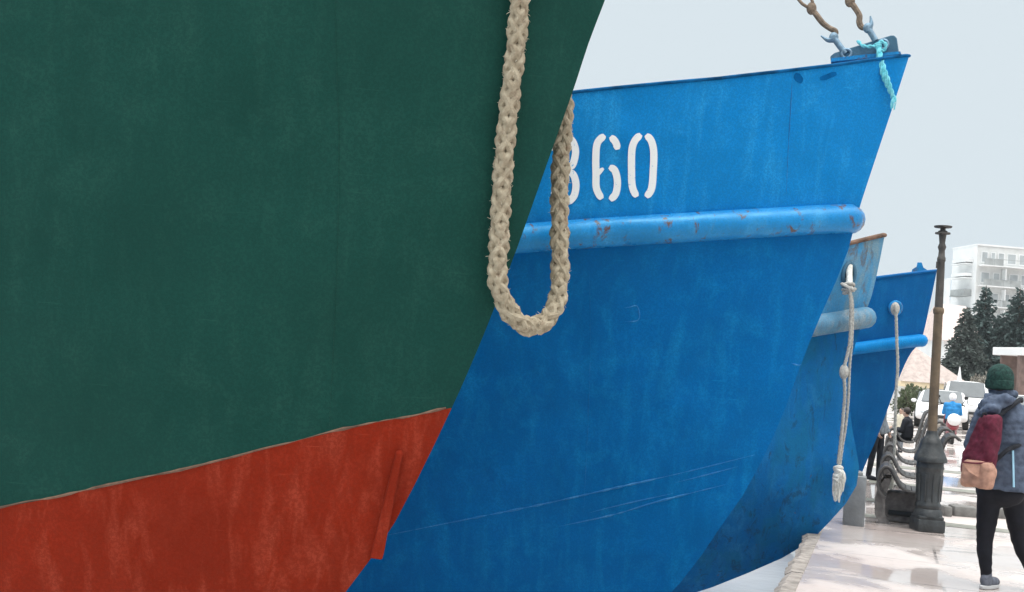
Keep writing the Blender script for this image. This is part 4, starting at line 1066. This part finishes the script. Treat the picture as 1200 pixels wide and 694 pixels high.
def leafquad(mb, c, d, sz, rnd):
    t = d.normalized(); n = Vector((rnd.gauss(0,1), rnd.gauss(0,1), rnd.gauss(0,1))); b = t.cross(n)
    if b.length < 1e-3: return
    b.normalize(); L = sz*rnd.uniform(.7, 1.3); Wd = L*rnd.uniform(.25, .45)
    mb.add([c-b*Wd*.3, c+t*L*.5-b*Wd, c+t*L, c+t*L*.5+b*Wd, c+b*Wd*.3], [[0,1,2,3,4]])
def conifer(px, d, hgt, rad, label, mat='fir', seed=1, group='conifers behind the parked vehicles', dens=1.7):
    rad *= 1.32
    rn = random.Random(seed); g = GD(px, d); rt_ = empty('conifer_tree', g, label, 'tree', group)
    mb = MB(); lean = Vector((rn.uniform(-.02,.02), rn.uniform(-.02,.02), 1))
    ax = [g+lean*hgt*k/8 for k in range(9)]; mb.tube(ax, [rad*.09*(1-k/8.5)+.01 for k in range(9)], 8); mb.build('trunk', M['bark'], rt_)
    mb = MB(); z = hgt*.05
    while z < hgt*.985:
        f = z/hgt; r_ = rad*((1-f)**.85)*rn.uniform(.82, 1.1)+.06; nb = max(4, int(10*(1-f)+4))
        a0 = rn.uniform(0, 6.28)
        for k in range(nb):
            if rn.random() < .08: continue
            a = a0+2*math.pi*k/nb+rn.uniform(-.3,.3); L = r_*rn.uniform(.65, 1.18); dr = Vector((math.cos(a), math.sin(a), rn.uniform(-.30,.12)))
            n = max(4, int(L*15*dens)); sd_ = Vector((-dr.y, dr.x, 0))
            for i in range(n):
                u = (i+rn.random())/n; p = g+lean*z+dr*L*u+Z*(-.25*L*u*u)+sd_*rn.gauss(0, .10*L*(1.1-u*.6))+Z*rn.gauss(0, .06)
                leafquad(mb, p, dr*.7+sd_*rn.gauss(0,.6)+Z*rn.gauss(-.15,.35), .20+.10*rn.random(), rn)
        z += hgt*.022*rn.uniform(.8, 1.2)
    mb.build('crown', M[mat], rt_, smooth=False)
conifer(1147, 85, 9.4, 2.7, 'tall pointed dark conifer left of the apartment block front', seed=2)
conifer(1190, 84, 9.3, 3.5, 'broad dark conifer above the kiosk', seed=3)
conifer(1128, 82, 7.4, 2.1, 'shorter conifer at the left end of the row', 'russet', seed=4)
conifer(1168, 90, 7.2, 2.4, 'lower conifer filling the gap between the two tall ones', seed=5)
conifer(1222, 82, 10.0, 3.3, 'conifer at the right edge beyond the kiosk', seed=6)
conifer(1114, 92, 4.6, 1.6, 'small dark conifer just right of the lamp post', seed=8)
def shrub(px, d, rx, hz, label, mat, seed, n=900, sz=.12, group='low shrubs along the street'):
    rn = random.Random(seed); g = GD(px, d); rt_ = empty('shrub', g, label, 'shrub', group)
    mb = MB()
    for k in range(7):
        a = rn.uniform(0, 6.28); mb.tube([g, g+Vector((math.cos(a)*rx*.35, math.sin(a)*rx*.35, hz*.5)), g+Vector((math.cos(a)*rx*.7, math.sin(a)*rx*.7, hz*.85))], [.03, .02, .008], 5)
    mb.build('stem', M['bark'], rt_)
    mb = MB(); cl = [(Vector((rn.gauss(0,.45)*rx, rn.gauss(0,.45)*rx, hz*rn.uniform(.25,.85))), rn.uniform(.25,.5)*rx) for _ in range(11)]
    for _ in range(n):
        c, r_ = rn.choice(cl); v = Vector((rn.gauss(0,1), rn.gauss(0,1), rn.gauss(0,1))).normalized()*r_*rn.random()**.35
        p = g+c+v; p.z = max(.02, min(hz*1.05, p.z)); leafquad(mb, p, v+Z*.2*r_, sz, rn)
    mb.build('crown', M[mat], rt_, smooth=False)
shrub(1064, 52, .75, 1.35, 'round green shrub left of the white car', 'bush', 21, 1500)
shrub(1075, 54, .65, 1.45, 'green shrub between the lamp post and the round shrub', 'bush', 22, 1300)
shrub(1136, 72, 1.3, 2.1, 'bare grey brown shrub right of the slim white cone', 'twigs', 23, 1500, .14)
shrub(1152, 73, 1.3, 2.4, 'bare grey brown shrub left of the green beanie', 'twigs', 24, 1500, .14)
shrub(1114, 74, 1.2, 2.1, 'bare shrub between the lamp post and the slim white cone', 'twigs', 25, 1300, .14)
shrub(1172, 70, 1.5, 2.6, 'bare shrub behind the green beanie, beside the kiosk', 'twigs', 26, 1300, .14)

# ------------------------------------------------------------------ buildings
M['bwhite'] = plain('white_render', (0.74, 0.75, 0.75, 1), 0.8, 0.06, .6)
M['bgrey'] = plain('grey_balcony', (0.30, 0.32, 0.32, 1), 0.8, 0.25, .8)
M['bpanel'] = plain('pale_panel', (0.62, 0.63, 0.62, 1), 0.8, 0.1, .8)
M['pane'] = plain('window_pane', (0.40, 0.43, 0.44, 1), 0.2, 0.2, .6)
M['pinkroof'] = plain('pink_tile_roof', (0.66, 0.53, 0.49, 1), 0.8, 0.12, 3)
M['tileroof'] = plain('brown_tile_roof', (0.42, 0.35, 0.32, 1), 0.85, 0.2, 4)
M['yellow'] = plain('pale_yellow_fascia', (0.75, 0.62, 0.42, 1), 0.7, 0.1, 3)
M['paleblue'] = plain('pale_blue_cladding', (0.42, 0.60, 0.74, 1), 0.7, 0.08, 1)
M['brownpost'] = plain('brown_timber', (0.16, 0.11, 0.095, 1), 0.8, 0.3, 4)
bd = 170.0
ac = GD(1137, bd); X = (Vector((1, 0, 0))*0.985+Vector((0, 1, 0))*0.10).normalized(); Yb = Vector((-X.y, X.x, 0))
ar = empty('apartment_block', ac, 'white apartment block with rows of balconies behind the conifers', 'building')
BW, BD_, FH, NF = 18.5, 7.5, 3.15, 7
def aw(x, y, z): return ac + X*x + Yb*y + Z*z
H_ = 23.3
mb = MB(); mb.box(aw(BW/2, BD_/2, H_/2), BW, BD_, H_, (X, Yb, Z)); wl = mb.build('wall', M['bpanel'], ar, smooth=False)
mb = MB(); mb.box(aw(-0.06, BD_/2, H_/2), 0.10, BD_-0.02, H_-0.02, (X, Yb, Z)); mb.build('gable_panel', M['bwhite'], ar, smooth=False)
mb = MB(); mb.box(aw(BW/2, BD_/2, H_+.12), BW+.3, BD_+.3, .25, (X, Yb, Z)); mb.build('roof', M['bwhite'], ar, smooth=False)
ar2 = random.Random(9)
for f in range(NF):
    z = f*FH+1.3
    mb = MB(); mb.box(aw(BW/2, -.65, z+.0), BW-.5, 1.2, .16, (X, Yb, Z)); bl = mb.build('balcony', M['bwhite'], ar, smooth=False)
    mb = MB()
    x = .5
    while x < BW-1:
        w_ = ar2.uniform(1.2, 2.6)
        if ar2.random() < .8: mb.box(aw(x+w_/2, -1.22, z+.55), w_-.08, .07, .9, (X, Yb, Z))
        x += w_
    mb.box(aw(BW/2, -1.22, z+1.05), BW-.6, .09, .07, (X, Yb, Z)); mb.build('railing', M['bgrey'], bl, smooth=False)
    x = .6
    while x < BW-1.4:
        w_ = ar2.choice((.8, 1.1, 1.5)); 
        mb = MB(); mb.box(aw(x+w_/2, -.02, z+1.35), w_, .10, 1.75, (X, Yb, Z)); wn = mb.build('window', M['bwhite'], ar, smooth=False)
        mb = MB(); mb.box(aw(x+w_/2, -.06, z+1.38), w_-.3, .08, 1.45, (X, Yb, Z)); mb.build('pane', M['pane'], wn, smooth=False)
        x += w_+ar2.uniform(.3, .55)
    for x in (4.1, 9.2, 14.0):
        if ar2.random() < .9:
            mb = MB(); mb.box(aw(x, -.65, z+1.5), .12, 1.16, 2.6, (X, Yb, Z)); mb.build('partition', M['bwhite'], ar, smooth=False)
for k, z in enumerate((10.2, 13.2, 16.0, 18.8, 21.0)):
    mb = MB(); mb.box(aw(-.7, 3.2, z), 1.3, 4.2, 1.0 if k < 3 else .5, (X, Yb, Z)); mb.box(aw(-.7, 3.2, z-.5), 1.5, 4.4, .12, (X, Yb, Z)); mb.build('side_balcony', M['bgrey'] if k < 3 else M['bwhite'], ar, smooth=False)
# pale blue block beyond the bow
c = GD(1109, 190); mb = MB(); mb.box(c+Z*9.8, 3.4, 5, 19.6, (X, Yb, Z)); o = empty('tower_block', c, 'narrow pale blue and white block between the lamp post and the apartment block', 'building')
mb.build('wall', M['bwhite'], o, smooth=False)
mb = MB(); mb.box(c+Z*17.6-Yb*2.55, 3.0, .12, 3.4, (X, Yb, Z)); mb.build('cladding', M['paleblue'], o, smooth=False)
# white house with pink roof
c = GD(1108, 120); hx = X; hy = Yb; o = empty('house', c, 'white house with a pale pink tiled roof behind the lamp post', 'building')
mb = MB(); mb.box(c+Z*3.1+hx*.0, 4.2, 6, 6.2, (hx, hy, Z)); mb.build('wall', M['bwhite'], o, smooth=False)
rp_ = [c+hx*-2.5-hy*3.5+Z*6.2, c+hx*2.5-hy*3.5+Z*6.2, c+hx*2.5+hy*3.5+Z*6.2, c+hx*-2.5+hy*3.5+Z*6.2, c+hx*-1.7+Z*10.2, c+hx*1.7+Z*10.2]
mb = MB(); mb.add(rp_, [[0,1,5,4],[1,2,5],[2,3,4,5],[3,0,4],[3,2,1,0]]); mb.build('roof', M['pinkroof'], o, smooth=False)
for x in (-1.2, .9):
    mb = MB(); mb.box(c+hx*x-hy*3.02+Z*4.2, .9, .10, 1.3, (hx, hy, Z)); w_ = mb.build('window', M['pane'], o, smooth=False)
# hip roofed bungalow
c = GD(1072, 75); o = empty('bungalow', c, 'low bungalow with a brown hipped roof and pale yellow fascia behind the furthest bow', 'building')
mb = MB(); mb.box(c+Z*.65, 4.2, 5, 1.3, (hx, hy, Z)); mb.build('wall', M['bwhite'], o, smooth=False)
mb = MB(); mb.box(c+Z*1.42, 4.8, 5.6, .34, (hx, hy, Z)); mb.build('fascia', M['yellow'], o, smooth=False)
e = 1.6; rp_ = [c+hx*-2.4-hy*2.9+Z*e, c+hx*2.4-hy*2.9+Z*e, c+hx*2.4+hy*2.9+Z*e, c+hx*-2.4+hy*2.9+Z*e, c+hx*-.35-hy*.4+Z*3.9, c+hx*-.35+hy*.4+Z*3.9]
mb = MB(); mb.add(rp_, [[0,1,4],[1,2,5,4],[2,3,5],[3,0,4,5],[3,2,1,0]]); mb.build('roof', M['tileroof'], o, smooth=False)
for x in (-1.2, 1.2):
    mb = MB(); mb.box(c+hx*x-hy*2.52+Z*.75, .9, .08, .8, (hx, hy, Z)); mb.build('window', M['pane'], o, smooth=False)
# kiosk
c = GD(1192, 45); o = empty('kiosk', c, 'small kiosk with a flat white roof and brown posts above the green beanie', 'kiosk')
mb = MB(); mb.box(c+hx*.35+Z*3.1, 1.9, 2.2, .32, (hx, hy, Z), .02); mb.build('roof', M['bwhite'], o, smooth=False)
for x in (-.42, .28, 1.1):
    mb = MB(); mb.box(c+hx*x-hy*.8+Z*1.47, .26 if x < 0 else .2, .2, 2.94, (hx, hy, Z)); mb.build('post', M['brownpost'], o, smooth=False)
mb = MB(); mb.box(c+hx*.35+hy*.7+Z*1.47, 1.6, .1, 2.94, (hx, hy, Z)); mb.build('back_wall', M['brownpost'], o, smooth=False)
mb = MB(); mb.box(c+hx*.35-hy*.7+Z*.55, 1.5, .5, 1.1, (hx, hy, Z), .02); mb.build('counter', M['bpanel'], o, smooth=False)

# ------------------------------------------------------------------ sky and light (bright overcast)
w = bpy.data.worlds.new('World'); scene.world = w; w.use_nodes = True
nt = w.node_tree; N = nt.nodes; L = nt.links
bg = N['Background']; out = N['World Output']
sky = N.new('ShaderNodeTexSky'); sky.sky_type = 'NISHITA'; sky.sun_disc = False
SUN_EL, SUN_AZ = R(68), R(150)
sky.sun_elevation = SUN_EL; sky.sun_rotation = SUN_AZ
L.new(sky.outputs[0], bg.inputs['Color']); bg.inputs['Strength'].default_value = 0.05
tc = N.new('ShaderNodeTexCoord'); sx = N.new('ShaderNodeSeparateXYZ'); L.new(tc.outputs['Generated'], sx.inputs[0])
rm = N.new('ShaderNodeValToRGB'); L.new(sx.outputs['Z'], rm.inputs['Fac'])
# overcast cloud layer: even near the horizon, brighter towards the zenith
el = rm.color_ramp.elements
el[0].position = 0.42; el[0].color = (0.715, 0.806, 0.862, 1); el[1].position = 1.0; el[1].color = (4.3, 4.3, 4.2, 1)
e2 = el.new(0.72); e2.color = (2.4, 2.45, 2.45, 1)
bg2 = N.new('ShaderNodeBackground'); L.new(rm.outputs['Color'], bg2.inputs['Color']); bg2.inputs['Strength'].default_value = 1.0
mx = N.new('ShaderNodeMixShader'); mx.inputs['Fac'].default_value = 0.97
L.new(bg.outputs[0], mx.inputs[1]); L.new(bg2.outputs[0], mx.inputs[2]); L.new(mx.outputs[0], out.inputs['Surface'])
sl = bpy.data.lights.new('sun', 'SUN'); so = bpy.data.objects.new('sun', sl); COL.objects.link(so)
sl.energy = 1.4; sl.angle = R(30); sl.color = (1.0, 0.97, 0.93)
sd3 = Vector((math.sin(SUN_AZ)*math.cos(SUN_EL), math.cos(SUN_AZ)*math.cos(SUN_EL), math.sin(SUN_EL)))
so.rotation_euler = sd3.to_track_quat('Z', 'Y').to_euler(); so.location = (0, 0, 30)
vs_ = scene.view_settings; vs_.view_transform = 'Standard'; vs_.look = 'None'; vs_.gamma = 1.0; vs_.exposure = 0.0; vs_.use_curve_mapping = False
scene.render.engine = 'CYCLES'; scene.cycles.use_denoising = True
scene.cycles.max_bounces = 6

# thin sea haze
t_ = bpy.data.materials.new('haze_air'); t_.use_nodes = True
for n_ in list(t_.node_tree.nodes):
    if n_.type == 'BSDF_PRINCIPLED': t_.node_tree.nodes.remove(n_)
pv = t_.node_tree.nodes.new('ShaderNodeVolumePrincipled'); pv.inputs['Color'].default_value = (0.86, 0.92, 0.96, 1)
pv.inputs['Density'].default_value = 0.0004; pv.inputs['Anisotropy'].default_value = 0.1
t_.node_tree.links.new(pv.outputs[0], t_.node_tree.nodes['Material Output'].inputs['Volume'])
mb = MB(); mb.box((0, 0, 12.0), 9400, 9400, 28.0)
hz_ = mb.build('haze', t_, None, (0, 0, 12.0), smooth=False); hz_['kind'] = 'stuff'
